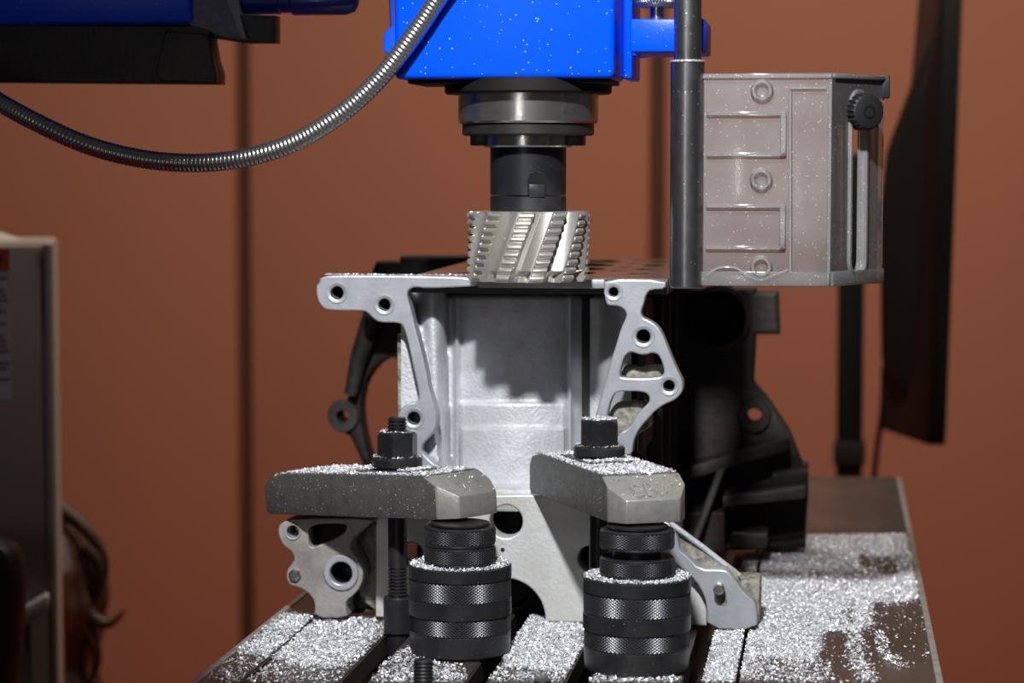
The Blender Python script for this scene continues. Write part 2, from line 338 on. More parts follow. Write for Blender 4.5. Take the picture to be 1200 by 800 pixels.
# --- cylinder front wall: one height field of pillar, ribs, steps and ledge
def front_wall():
    nu, nv = 130, 110; V = []
    sm = lambda a, b, t: (lambda q: q * q * (3 - 2 * q))(min(1, max(0, (t - a) / (b - a))))
    for j in range(nv):
        v = j / (nv - 1); py = 330 + v * 250
        for i in range(nu):
            px = 470 + 270 * i / (nu - 1); Y = 1.868
            edge = 480 + (py - 345) * 0.155            # inner edge of the left flange
            Y -= 0.055 * (1 - sm(edge - 4, edge + 9, px))
            pc = 505 + (py - 345) * 0.035; wd = 17     # round pillar
            d = (px - pc) / wd
            if abs(d) < 1: Y -= 0.034 * math.sqrt(1 - d * d)
            d = (px - 535) / 4.5
            if abs(d) < 1: Y -= 0.008 * (1 - d * d)
            d = (px - 668) / 4.0
            if abs(d) < 1: Y -= 0.012 * (1 - d * d)
            if 541 < px < 662:
                Y -= 0.012 * (1 - ((px - 601) / 61) ** 2) + 0.004 * sm(469, 474, py) + 0.006 * sm(499, 504, py)
            if px > 672: Y += 0.02 * sm(672, 690, px)
            Y -= 0.05 * sm(700, 735, px) * 0.4
            Y += 0.02 * (1 - sm(336, 350, py)) if not (490 < px < 524) else 0
            Y -= 0.064 * sm(566, 577, py)
            V.append(P(px, py, max(Y, 1.818)))
    me = grid_me(V, nu, nv); me.flip_normals(); return me
link('cylinder_wall', front_wall(), 'alu_cast', eb, 50)
# rough cast webs behind the flanges
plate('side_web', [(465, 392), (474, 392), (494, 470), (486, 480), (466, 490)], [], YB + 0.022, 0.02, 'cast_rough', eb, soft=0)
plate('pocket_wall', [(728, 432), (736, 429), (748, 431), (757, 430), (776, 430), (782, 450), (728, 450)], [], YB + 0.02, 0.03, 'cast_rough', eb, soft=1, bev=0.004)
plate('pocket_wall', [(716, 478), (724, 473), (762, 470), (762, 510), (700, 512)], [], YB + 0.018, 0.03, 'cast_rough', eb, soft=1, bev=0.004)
# --- deck with four bores and bolt holes
xa, xb = P(472, 326, YB).x, P(781, 328, YB).x
holes = []
for kk in range(4):
    cy = 1.903 + 0.078 * kk; holes.append(circ(-0.225, cy, 0.036, 40))
    for sx in (-0.273, -0.176):
        holes.append(circ(sx, cy + 0.039, 0.0062, 16))
    for sx in (-0.292, -0.155):
        holes.append(circ(sx, cy, 0.009, 16, 0.016))
deck = hplate('deck', [(xa, YB + 0.016), (xb, YB + 0.016), (xb, 2.194), (xa, 2.194)], holes, ZD, 0.012, 'deck_steel', eb, 0.0006)
deck.data.materials.append(MATS['bore_iron'])
for f in deck.data.polygons:
    if f.normal.z < 0.5: f.material_index = 1
for kk in range(4):
    cy = 1.903 + 0.078 * kk
    lathe('cylinder_bore', [(0.0362, -0.006), (0.0362, -0.12), (0, -0.12)], (-0.225, cy, ZD), 'bore_iron', deck, 48)
box('front_rail', (P(560, 330, YB).x, YB + 0.001, ZD - 0.007), (P(708, 330, YB).x, YB + 0.016, ZD - 0.0003), 'alu_machined', eb, 0.0006)
# --- block body behind
for lo, hi in (((xa + 0.004, 1.94, T + 0.085), (xa + 0.03, 2.16, ZD - 0.012)), ((xb - 0.05, 1.90, T + 0.06), (xb - 0.024, 2.16, ZD - 0.012))):
    box('block_side', lo, hi, 'cast_near_black', eb, 0.004)
box('block_rib', (xb - 0.024, 1.83, T + 0.13), (xb - 0.019, 2.16, ZD - 0.02), 'cast_near_black', eb, 0.002)
for yy in (1.93, 2.02, 2.11): box('block_rib', (xb - 0.026, yy, T + 0.08), (xb - 0.012, yy + 0.008, ZD - 0.014), 'cast_near_black', eb, 0.002)
# --- lower crankcase wall
low = [(440, 606), (500, 581), (612, 580), (690, 581), (778, 602), (786, 613), (800, 650), (828, 690), (828, 733)]
def scallop(cx, cy, r, a0, a1, n=20): return [(cx + r * math.cos(a0 + (a1 - a0) * i / n), cy + r * math.sin(a0 + (a1 - a0) * i / n)) for i in range(n + 1)]
low += [(640, 728)] + scallop(590, 726, 49, 0, -PI, 30) + [(540, 725), (440, 723)]
plate('crankcase_wall', low, [circ(593, 611, 19.5), circ(482, 648, 14), circ(692, 654, 15)], YB + 0.004, 0.022, 'alu_lower', eb, soft=0)
box('crankcase_ledge', (P(495, 575, YB).x, YB + 0.005, T + 0.086), (P(760, 575, YB).x, 1.93, T + 0.0985), 'alu_lower', eb, 0.002)
box('crank_gallery', (P(475, 600, YB).x, YB + 0.05, T + 0.002), (P(800, 600, 1.85).x, YB + 0.06, T + 0.086), 'cast_near_black', eb, 0.002)
lathe('threaded_plug', [(0, -0.0004), (0.0016, -0.0004), (0.002, 0.003)], P(589, 644, YB + 0.004), 'steel_dark', eb, 16, (0, 1, 0))
lathe('crank_seal', [(0.030, 0.0), (0.027, -0.002), (0.024, 0.004), (0.0, 0.006)], (P(592, 700, YB + 0.04).x, YB + 0.04, T + 0.0315), 'black_rubber', eb, 40, (0, 1, 0))
# --- left foot with bearing boss and lug
lf = [(329, 612), (345, 607), (440, 607), (434, 614), (420, 625), (411, 634), (411, 645), (420, 655), (426, 668), (424, 685), (415, 697), (406, 703), (405, 712), (408, 724), (368, 724), (369, 705), (362, 695), (350, 688), (340, 686), (335, 679), (336, 668), (342, 660), (345, 655), (342, 646), (334, 641), (328, 633), (325, 621)]
YF = 1.782
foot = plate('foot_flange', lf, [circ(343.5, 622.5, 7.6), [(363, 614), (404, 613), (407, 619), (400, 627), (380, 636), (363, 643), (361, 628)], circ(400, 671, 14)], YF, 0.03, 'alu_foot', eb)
plate('foot_pocket', [(352, 606), (416, 606), (416, 648), (352, 648)], [], YF + 0.031, 0.004, 'cast_near_black', eb, soft=0, bev=0.0005)
lathe('bearing_ring', [(0.0088, 0.006), (0.0088, -0.0012), (0.0098, -0.002), (0.0128, -0.002), (0.0138, -0.001), (0.014, 0.003)], P(400, 671, YF), 'alu_machined', foot, 48, (0, 1, 0))
lathe('bearing_bore', [(0.0089, 0.004), (0.0089, 0.05), (0, 0.05)], P(400, 671, YF), 'black', foot, 32, (0, 1, 0))
lathe('lug_bushing', [(0.0050, 0.03), (0.0050, -0.001), (0.0062, -0.0012), (0.0070, 0.0002)], P(343.5, 622.5, YF), 'alu_machined', foot, 32, (0, 1, 0))
lathe('lug_bolt', [(0, -0.004), (0.0035, -0.004), (0.0048, -0.0028), (0.0052, 0.001)], P(346, 673, YF), 'steel', foot, 6, (0, 1, 0))
lathe('foot_recess', [(0.034, 0.0), (0.031, 0.004), (0.0, 0.006)], P(415, 668, YF + 0.034), 'cast_dark', eb, 48, (0, 1, 0))
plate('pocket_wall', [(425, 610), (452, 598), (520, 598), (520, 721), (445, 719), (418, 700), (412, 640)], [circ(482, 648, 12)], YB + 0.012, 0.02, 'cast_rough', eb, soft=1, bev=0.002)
# --- right foot, curved arm and slanting web
rf = [(783, 611), (789, 621), (795, 632), (796, 644), (806, 652), (820, 667), (845, 667), (853, 669), (862, 680), (871, 693), (884, 704), (887, 711), (887, 739), (828, 736), (828, 708), (824, 695), (815, 680), (800, 667), (785, 656), (768, 650), (768, 645), (784, 641), (788, 634), (786, 622), (775, 611)]
rfo = plate('foot_flange', rf, [], 1.792, 0.016, 'alu_machined', eb)
plate('slanting_web', [(783, 611), (863, 670), (868, 684), (830, 682), (794, 652), (788, 625)], [], 1.806, 0.012, 'cast_rough', eb, soft=0)
tube('web_edge', [P(783, 611, 1.80), P(824, 641, 1.805), P(866, 674, 1.81)], 0.0022, 'alu_cast', eb, 8)
box('foot_block', (P(862, 700, 1.80).x, 1.812, T + 0.002), (P(891, 700, 1.82).x, 1.85, T + 0.036), 'cast_rough', eb, 0.002)
dp = P(843, 688, 1.792)
lathe('dowel_pin', [(0, -0.011), (0.0034, -0.011), (0.0042, -0.0098), (0.0042, 0.002)], dp, 'steel', rfo, 24, (0, 1, 0))
plate('dowel_slot_shadow', [(839, 694), (851, 691), (853, 706), (848, 711), (841, 706)], [], 1.7915, 0.001, 'cast_rough', rfo, soft=1, bev=0.0002)  # thin darker plate painting the slot shadow below the pin
# --- bell housing at the far end
YR = 2.166
bell = [(468, 300), (560, 300), (560, 306), (780, 306), (780, 338), (886, 338), (886, 342), (912, 342), (914, 392), (886, 392), (883, 448), (900, 468), (925, 505), (940, 543), (947, 545), (947, 580), (944, 632), (895, 638), (560, 638), (470, 600), (440, 590), (425, 545), (410, 512), (398, 504), (391, 493), (391, 481), (398, 472), (407, 466), (414, 440), (428, 402), (438, 380), (430, 374), (428, 350), (436, 316), (440, 306), (468, 306)]
crescent = [(466, 418), (455, 420), (443, 427), (432, 440), (425, 456), (422, 476), (424, 500), (431, 530), (442, 560), (472, 560), (474, 470)]
bh = plate('bell_housing', bell, [crescent, circ(403, 487, 6.5), circ(884, 487, 8.5), circ(842, 372, 33), circ(452, 350, 5)], YR, 0.03, 'cast_near_black', eb, soft=0, bev=0.004)
lathe('bell_port', [(0.030, 0.02), (0.0295, -0.006), (0.025, -0.008), (0.0235, 0.0), (0.0235, 0.03), (0, 0.032)], P(842, 372, YR), 'cast_near_black', bh, 48, (0, 1, 0))
for x, y in ((403, 487), (884, 487)):
    lathe('bolt_boss', [(0.0062 if x < 600 else 0.0072, 0.02), (0.0062 if x < 600 else 0.0072, -0.006), (0.014, -0.006), (0.016, 0.002)], P(x, y, YR), 'cast_dark' if x < 600 else 'cast_near_black', bh, 32, (0, 1, 0))
def rib(a, b, ya, yb, h, d, m='cast_near_black'):
    p, q = P(*a, YR), P(*b, YR)
    hull('bell_rib', [p + Vector((0, 0.004, 0)), q + Vector((0, 0.004, 0)), p + Vector((0, 0.004, -h)), q + Vector((0, 0.004, -h)), p + Vector((0, -ya, 0)), q + Vector((0, -yb, 0)), p + Vector((0, -ya, -h)), q + Vector((0, -yb, -h))], m, bh, 0.002)
rib((790, 545), (925, 508), 0.05, 0.03, 0.012, 0); rib((850, 571), (945, 562), 0.06, 0.05, 0.010, 0, 'cast_dark'); rib((905, 549), (947, 548), 0.03, 0.03, 0.022, 0)
rib((790, 632), (945, 630), 0.04, 0.02, 0.006, 0)
hull('bell_rib', [P(842, 545, YR), P(856, 545, YR), P(808, 640, YR), P(822, 640, YR), P(842, 545, YR - 0.04), P(852, 545, YR - 0.04), P(808, 635, YR - 0.07), P(818, 635, YR - 0.07)], 'cast_near_black', bh, 0.002)
box('bell_lug', P(856, 642, YR - 0.08), P(899, 626, YR - 0.08) + Vector((0, 0.05, 0)), 'cast_dark', bh, 0.002)
tube('bracket_arm', [P(436, 374, YR - 0.015), P(420, 420, YR - 0.015), P(411, 462, YR - 0.012)], [0.010, 0.008, 0.006], 'cast_dark', bh, 12)
box('sensor_block', P(424, 374, YR - 0.06), P(462, 352, YR - 0.06) + Vector((0, 0.05, 0)), 'cast_near_black', bh, 0.004)
plate('pan_rail', [(600, 600), (850, 600), (850, 646), (600, 646)], [], 2.12, 0.04, 'cast_near_black', bh, soft=0)

# ============================================================ CLAMPING GEAR
def jack(c, r, zb, r1, rings, neck, label):
    t = thing('screw_jack', label, 'screw jack', (c[0], c[1], T))
    z = T + 0.0002
    h = zb
    g = 0.0009
    prof = [(0, 0.0), (r - 0.003, 0.0), (r - 0.001, 0.002), (r - 0.0006, 0.016), (r - g - 0.0004, 0.0165), (r - g - 0.0004, 0.029), (r, 0.0295), (r, 0.040), (r - g, 0.0405), (r - g, 0.0555), (r, 0.056), (r, h - 0.001), (r - 0.0012, h), (0.012, h)]
    lathe('body', [(a, b) for a, b in prof], (c[0], c[1], z), 'black_oxide', t, 64)
    knurl('knurled_band', r - g - 0.0004, 0.0168, 0.0288, (c[0], c[1], z), 'black_knurl', t, 150, 12)
    knurl('knurled_band', r - g, 0.0408, 0.0552, (c[0], c[1], z), 'black_knurl', t, 150, 14)
    top = 0
    for a, b in rings:
        lathe('jack_ring', [(0.006, a), (r1 - 0.001, a), (r1 - 0.0004, a + 0.001), (r1 - 0.0006, a + 0.0016), (r1 - 0.0006, b - 0.0016), (r1 - 0.0004, b - 0.001), (r1 - 0.0015, b), (0.006, b)], (c[0], c[1], z), 'black_oxide', t, 56)
        knurl('knurled_band', r1 - 0.0006, a + 0.0017, b - 0.0017, (c[0], c[1], z), 'black_knurl', t, 108, 12); top = max(top, b)
    lathe('jack_screw', [(0, h - 0.004)] + [(neck, h - 0.003), (neck, top + 0.0008), (neck * 1.25, top + 0.0010)] + [(neck * 1.25, top + 0.0024), (0, top + 0.0024)], (c[0], c[1], z), 'black_oxide', t, 40)
    return t
J1 = (-0.2657, 1.6885); J2 = (-0.1345, 1.6495)
jack(J1, 0.0372, 0.0650, 0.0258, [(0.0652, 0.0785), (0.0790, 0.0925)], 0.017, 'black knurled screw jack holding up the level clamp bar, its two rings closed together')
jack(J2, 0.0378, 0.0660, 0.0262, [(0.0662, 0.0795), (0.0855, 0.0992)], 0.017, 'black knurled screw jack with a gap between its rings under the slanting clamp bar')
CL = {}
def clamp(name, corner, phi, tilt, L, label, stud, text=None):
    """corner: bottom camera-side corner where the nose bevel starts; s runs heel to nose"""
    Wd, We, a, H, he = 0.058, 0.040, 0.014, 0.0315, 0.0165
    hd = Vector((math.cos(phi) * math.cos(tilt), math.sin(phi) * math.cos(tilt), math.sin(tilt))); lt = Vector((-math.sin(phi), math.cos(phi), 0)); up = hd.cross(lt)
    M = Matrix((hd, lt, up)).transposed(); org = Vector(corner) - M @ Vector((L - a, -Wd / 2, 0))
    loc = lambda s, w, h: org + M @ Vector((s, w, h))
    t = thing(name, label, 'clamp bar', loc(L / 2, 0, 0))
    w = Wd / 2; e = We / 2; sl = L - 0.026
    pts = [(0, -w, 0.002), (0, w, 0.002), (0.003, -w, 0), (0.003, w, 0), (0, -w, H - 0.010), (0, w, H - 0.010), (0.006, -w, H - 0.003), (0.006, w, H - 0.003), (0.022, -w, H), (0.022, w, H),
           (sl, -w, H), (sl, w, H), (L - a, -w, 0), (L - a, w, 0), (L - a, -w, H - (sl + 0.026 - a - sl) * (H - he) / 0.026), (L - a, w, H - 0.012 * (H - he) / 0.026), (L, -e, 0), (L, e, 0), (L, -e, he), (L, e, he)]
    o = hull('bar', [loc(*p) for p in pts], 'clamp_grey', t, 0.0011)
    o.data.materials.append(MATS['clamp_nose']); lc = t.location
    for f in o.data.polygons:
        cc = M.transposed() @ (f.center + lc - org)
        if cc.x > sl + 0.004 and f.normal.dot(up) > -0.5: f.material_index = 1
    # stud slot
    iv = M.transposed() @ (Vector(stud) - org); ss = iv.x
    lp = [(ss + dx + 0.0095 * math.cos(q), iv.y + 0.0095 * math.sin(q)) for dx, rng in ((0.016, (-PI / 2, PI / 2)), (-0.016, (PI / 2, 1.5 * PI))) for q in [rng[0] + (rng[1] - rng[0]) * k / 10 for k in range(11)]]
    bm = bmesh.new(); b0 = [bm.verts.new(loc(x, y, -0.01) - t.location) for x, y in lp]; b1 = [bm.verts.new(loc(x, y, H + 0.01) - t.location) for x, y in lp]
    bm.faces.new(b0[::-1]); bm.faces.new(b1)
    for q in range(len(lp)): bm.faces.new((b0[q], b0[(q + 1) % len(lp)], b1[(q + 1) % len(lp)], b1[q]))
    cut(o, bm2me(bm))
    # raised seat around the slot
    R0 = [(ss + dx + 0.0185 * math.cos(q), iv.y + 0.0185 * math.sin(q)) for dx, rng in ((0.018, (-PI / 2, PI / 2)), (-0.018, (PI / 2, 1.5 * PI))) for q in [rng[0] + (rng[1] - rng[0]) * k / 12 for k in range(13)]]
    me = fill_me([R0, lp], 0.0024, 0.0008); me.transform(Matrix.Translation((0, 0, H + 0.0008))); me.transform(Matrix.Translation(org) @ M.to_4x4())
    link('washer_seat', me, 'clamp_grey', t, 30)
    if text:
        cu = bpy.data.curves.new('t', 'FONT'); cu.body = text; cu.size = 0.021; cu.extrude = 0.0006; cu.bevel_depth = 0.0003; cu.align_x = 'CENTER'
        ob = bpy.data.objects.new('t', cu); COL.objects.link(ob)
        me = bpy.data.meshes.new_from_object(ob.evaluated_get(bpy.context.evaluated_depsgraph_get())); bpy.data.objects.remove(ob)
        sn = Vector((0.026, 0, -(H - he))).normalized(); yy = -sn; xx = Vector((0, 1, 0)); zz = xx.cross(yy)
        R = Matrix((xx, yy, zz)).transposed().to_4x4()
        me.transform(Matrix.Translation(org) @ M.to_4x4() @ Matrix.Translation((L - 0.003, 0, he + 0.003 * (H - he) / 0.026 + 0.0002)) @ R)
        link('raised_lettering', me, 'clamp_nose', t, 30)
    CL[name + label[:5]] = (loc, L, Wd, H, ss); return t, loc(ss, iv.y, H + 0.002), (loc, L, Wd, H, ss, sl)
def along(px, py, zl): return PZ(px, py, zl)
S1 = Vector((-0.3225, 1.748, T)); S2 = Vector((-0.1714, 1.752, T))
c1t, n1, C1 = clamp('clamp_bar', PZ(513, 609, 0.0968), math.radians(-34), math.radians(4.2), 0.197, 'grey steel clamp bar lying level, its heel on the ringed lug of the block', S1 + Vector((0, 0, 0.09)))
c2t, n2, C2 = clamp('clamp_bar', PZ(712, 612, 0.1035), math.radians(-65), math.radians(0.6), 0.193, 'chip-dusted grey clamp bar slanting out from the ledge of the block, lettered nose', S2 + Vector((0, 0, 0.1)), 'SIV')

def stud(pos, ztop, label, zc, low=0.0085):
    t = thing('clamp_stud', label, 'stud', (pos.x, pos.y, T - 0.03)); x, y = pos.x, pos.y; r = 0.0072
    tz = ztop - T
    lathe('threaded_rod', [(0, -0.028), (r - 0.001, -0.028)] + thread(r, -0.02, 0.050, 0.0026, 0.0012) + [(r, 0.051), (r, 0.10)] + thread(r, 0.101, tz - 0.001, 0.0026, 0.0012) + [(r - 0.001, tz), (0, tz)], (x, y, T), 'black_oxide', t, 28)
    lathe('coupling_nut', [(r - 0.0006, zc), (0.0098, zc), (0.0108, zc - 0.0012), (0.0108, max(zc - 0.027, 0.002)), (0.0098, max(zc - 0.029, 0.001)), (low, max(zc - 0.030, 0.0005)), (low, -0.006), (0.0062, -0.030), (0, -0.031)], (x, y, T), 'black_oxide', t, 32)
stud(S1, T + 0.164, 'black threaded stud rising out of the slot through the level clamp bar', 0.029)
stud(S2, T + 0.143, 'black threaded stud behind the gapped jack through the slanting clamp bar', 0.020, 0.0071)
def nut(pos, zb, label, rot, h=0.020):
    t = thing('flange_nut', label, 'nut', (pos.x, pos.y, zb)); x, y = pos.x, pos.y; r = 0.0185; ri = 0.0079
    lathe('flange', [(ri, 0), (r, 0), (r + 0.0006, 0.0008), (r + 0.0006, 0.0058), (r - 0.0008, 0.0072), (ri, 0.0072)], (x, y, zb), 'black_oxide', t, 56)
    bm = bmesh.new(); R = 0.0155; a6 = [rot + k * PI / 3 for k in range(6)]; n = 60; V = []
    def hexr(a):
        q = ((a - rot) % (PI / 3)) - PI / 6; return R * math.cos(PI / 6) / math.cos(q)
    prof = []
    for lvl in ('b', 'm', 't', 'i', 'i2'):
        ring = []
        for k in range(n):
            a = rot + 2 * PI * k / n; rh = hexr(a)
            if lvl == 'b': rr, z = rh, 0.006
            elif lvl == 'm': rr, z = rh, h + 0.0066 - max(0, (rh - 0.0134)) * 0.9
            elif lvl == 't': rr, z = 0.0128, h + 0.0072
            elif lvl == 'i': rr, z = ri + 0.0012, h + 0.0072
            else: rr, z = ri, h - 0.002
            ring.append(bm.verts.new((x + rr * math.cos(a), y + rr * math.sin(a), zb + z)))
        prof.append(ring)
    for A, B in zip(prof, prof[1:]):
        for k in range(n): bm.faces.new((A[k], A[(k + 1) % n], B[(k + 1) % n], B[k]))
    link('hexagon', bm2me(bm), 'black_oxide', t, 25)
nut(S1, n1.z + 0.0022, 'black flange nut with the threaded stud standing out of its top', math.radians(-90 - 3), 0.0185)
nut(S2, n2.z + 0.0016, 'black flange nut with a chip-covered closed top on the slanting clamp bar', math.radians(-90 + 8), 0.0195)
# short studs at the near end of the slots
for px, py, hh, lab in ((496, 772, 0.012, 'short dark threaded stud standing in front of the jack with closed rings'), (636, 796, 0.004, 'dark rounded stud end poking up from the chip-covered strip')):
    q = PZ(px, py, hh + 0.004); t = thing('slot_stud', lab, 'stud', (q.x, q.y - 0.03, T))
    q = Vector((q.x * (q.y - 0.03) / q.y, q.y - 0.03, 0)); z2 = P(px, py, q.y).z - T
    lathe('shank', [(0.0068, 0.0003)] + thread(0.0068, 0.0005, z2 - 0.001, 0.0024, 0.0007) + [(0.0055, z2), (0, z2)], (q.x, q.y, T), 'black_oxide', t, 24)

# ============================================================ MILLING MACHINE HEAD
AX = Vector((P(619, 200, 1.772).x, 1.772, 0))
mm = thing('milling_machine', 'blue milling machine spindle head with steel nose and bracket above the block', 'milling machine', (-1.8, 1.8, 0))
ZH = P(600, 92, 1.714).z
YH0 = 1.714; hx0 = P(462, 60, YH0).x; hx1 = P(720, 60, YH0).x
box('spindle_head', (hx0, YH0, ZH), (hx1, 1.80, ZH + 0.34), 'blue_paint', mm, 0.004, 3)
box('head_body', (hx0 + 0.004, 1.795, ZH + 0.016), (hx1 - 0.002, 1.90, ZH + 0.338), 'blue_paint', mm, 0.004)
plate('head_ear', [(449, 40), (455, 33), (466, 28), (472, 18), (473, -30), (500, -30), (500, 80), (449, 66)], [], YH0 + 0.012, 0.06, 'blue_paint', mm, soft=1)
plate('head_ear', [(454, -30), (476, -30), (476, 40), (457, 36)], [], YH0 + 0.02, 0.05, 'blue_dark', mm, soft=0)
box('head_base_plate', (hx0 + 0.008, YH0 + 0.010, ZH - 0.003), (hx1 - 0.004, 1.80, ZH + 0.001), 'black', mm, 0.001)
zz = lambda y: P(619, y, 1.772 - 0.05).z
def pr(*a): return [(r / F * 1.74, zz(y) - zz(97)) for r, y in a]
c0 = (AX.x, AX.y, zz(97))
lathe('spindle_flange', pr((60, 90), (100, 90), (100, 106), (98, 108), (60, 108)), c0, 'black', mm, 72)
lathe('spindle_nose', pr((60, 106), (84, 107), (84, 141), (82, 143.5), (60, 143.5)), c0, 'steel', mm, 72)
lathe('drive_ring', pr((45, 143), (79, 143), (79, 156), (77, 158), (45, 158)), c0, 'way_black', mm, 72)
lathe('collet_nut', pr((40, 152), (54, 152), (54, 170), (52, 172), (40, 172)), c0, 'steel', mm, 64)
for sx in (-1, 1): box('drive_key', (AX.x + sx * 0.034 - 0.008, AX.y - 0.012, zz(170)), (AX.x + sx * 0.034 + 0.008, AX.y + 0.012, zz(150)), 'way_black', mm, 0.001)
# bracket and its knurled screw
bx = P(733, 60, 1.787).x; YK = 1.787
box('bracket_plate', (hx1 - 0.002, YK, P(736, 92, YK).z), (P(741, 60, YK).x, 1.86, ZH + 0.20), 'blue_paint', mm, 0.002)
box('bracket_arm', (P(738, 40, 1.715).x, 1.715, P(760, 61, 1.715).z), (P(826, 40, 1.715).x, 1.80, P(760, 22, 1.715).z), 'blue_paint', mm, 0.002)
box('bracket_web', (P(720, 40, 1.73).x, 1.79, P(760, 60, 1.715).z), (P(745, 40, 1.72).x, 1.83, P(760, 24, 1.715).z), 'blue_paint', mm, 0.002)
kz = P(770, 9, 1.75)
lathe('bracket_screw', [(0.005, -0.014), (0.005, 0.0), (0.0155, 0.0), (0.016, 0.002), (0.016, 0.03), (0, 0.031)], kz, 'steel', mm, 40)
knurl('knurled_band', 0.016, 0.002, 0.028, kz, 'steel', mm, 96, 16)
# overhead beam, column (out of frame) that carry the head
box('overhead_beam', (-1.65, 1.74, ZH + 0.12), (hx0 + 0.004, 1.88, ZH + 0.32), 'blue_paint', mm, 0.01)
box('column', (-2.05, 1.60, 0), (-1.6, 2.02, ZH + 0.42), 'blue_paint', mm, 0.02)
box('column_foot', (-2.15, 1.45, 0), (-1.5, 2.15, 0.12), 'way_black', mm, 0.02)

# ram slide on the left
rm = thing('ram_slide', 'dark blue slide casting with a black dovetail way under it beside the head', 'machine slide', P(100, 98, 1.86))
YRm = 1.84
box('slide_casting', (-0.99, YRm, P(0, 28, YRm).z), (P(224, 10, YRm).x, YRm + 0.12, ZH + 0.119), 'blue_paint', rm, 0.003)
plate('slide_cheek', [(222, -40), (262, -40), (266, 0), (284, 44), (262, 43), (240, 34), (222, 30)], [], YRm + 0.006, 0.10, 'ram_grey', rm, soft=0)
plate('gib_block', [(258, 16), (322, 18), (322, 50), (284, 50), (246, 44)], [], YRm + 0.03, 0.02, 'way_black', rm, soft=0)
dv = [(-60, 28), (246, 30), (246, 48), (250, 70), (255, 85), (255, 98.5), (-60, 96)]
plate('dovetail_way', dv, [], YRm + 0.02, 0.025, 'way_black', rm, soft=0)
plate('dovetail_wiper', [(194, 36), (244, 40), (249, 70), (253, 86), (253, 97), (188, 96), (182, 84)], [], YRm + 0.012, 0.009, 'way_black', rm, soft=0)
p0 = P(262, 2, YRm + 0.06); ln = P(420, 2, YRm + 0.06).x - p0.x
lathe('feed_cylinder', [(0, 0), (0.0105, 0), (0.0105, ln * 0.42), (0.0095, ln * 0.43), (0.0095, ln * 0.5), (0.0115, ln * 0.52), (0.0115, ln - 0.010), (0.009, ln - 0.003), (0.004, ln), (0, ln)], p0, 'blue_dark', rm, 40, (1, 0, 0))
box('slide_arm', (-1.02, YRm + 0.01, P(0, 20, YRm).z), (-0.70, YRm + 0.11, ZH + 0.119), 'blue_dark', rm, 0.004)

# conduit
hp = [(545, -45, 1.704), (515, -4, 1.704), (495, 26, 1.704), (470, 61, 1.703), (440, 97, 1.702), (400, 133, 1.70), (350, 164, 1.70), (300, 182, 1.70), (250, 190, 1.70), (200, 190, 1.70), (150, 183, 1.70), (100, 169, 1.70), (50, 147, 1.70), (0, 120, 1.71), (-50, 86, 1.73), (-110, 40, 1.78), (-125, 0, 1.825)]
sp = spline([P(*h) for h in hp], 60)
# resample evenly and corrugate
acc = [0.0]
for a, b in zip(sp, sp[1:]): acc.append(acc[-1] + (b - a).length)
tot = acc[-1]; pitch = 0.0031; n = int(tot / pitch) * 6; pts = []; rad = []
arr = np.array([[*p] for p in sp])
for i in range(n + 1):
    d = tot * i / n; pts.append(Vector([np.interp(d, acc, arr[:, k]) for k in range(3)])); rad.append(0.0062 + 0.0008 * math.sqrt(abs(math.sin(PI * d / pitch))))
cd = tube('flexible_conduit', pts, rad, 'conduit', None, 18)
tag(cd, 'corrugated metal flexible conduit drooping in an arc from the blue head', 'conduit')

# arbor and cutter
za = lambda y: P(619, y, 1.772 - 0.03).z
ar = thing('cutter_arbor', 'black oxide tool arbor with a keyed notch between steel nose and cutter', 'tool holder', (AX.x, AX.y, za(248)))
ra = 45.5 / F * 1.745
def arbor_me():
    nu, nv = 128, 40; V = []
    return None
lathe('arbor_body', [(0, za(172.4) - za(248)), (ra, za(172.4) - za(248)), (ra, za(228.6) - za(248)), (ra - 0.0008, za(229) - za(248)), (0.012, za(229) - za(248))], (AX.x, AX.y, za(248)), 'arbor_black', ar, 72)
lathe('drive_collar', [(0.012, za(230) - za(248)), (ra - 0.0006, za(230) - za(248)), (ra, za(230.6) - za(248)), (ra, 0.0008), (ra - 0.001, 0), (0, 0)], (AX.x, AX.y, za(248)), 'arbor_black', ar, 72)
an = math.radians(-90 + 20)
kd = Vector((math.cos(an), math.sin(an), 0)); kt = Vector((-kd.y, kd.x, 0))
kc = AX + kd * ra; 
hl = [(-0.0064, za(229)), (0.0064, za(229)), (0.0064, za(209)), (0.0045, za(204)), (0, za(201)), (-0.0045, za(204)), (-0.0064, za(209))]
hull('drive_slot', [kc + kt * a + kd * dd + Vector((0, 0, z)) for a, z in hl for dd in (0.0004, -0.004)], 'black', ar)
hull('drive_key', [kc + kt * a + kd * dd + Vector((0, 0, z)) for a in (-0.0058, 0.0058) for z in (za(231), za(216)) for dd in (0.0009, -0.004)], 'arbor_black', ar, 0.0005)
tube('slot_rim', [kc + kt * a + kd * 0.0003 + Vector((0, 0, z)) for a, z in [(0.0066, za(228)), (0.0066, za(209)), (0.0046, za(203.5)), (0, za(200.5)), (-0.0046, za(203.5)), (-0.0066, za(209)), (-0.0066, za(228))]], 0.0004, 'steel_dark', ar, 6)

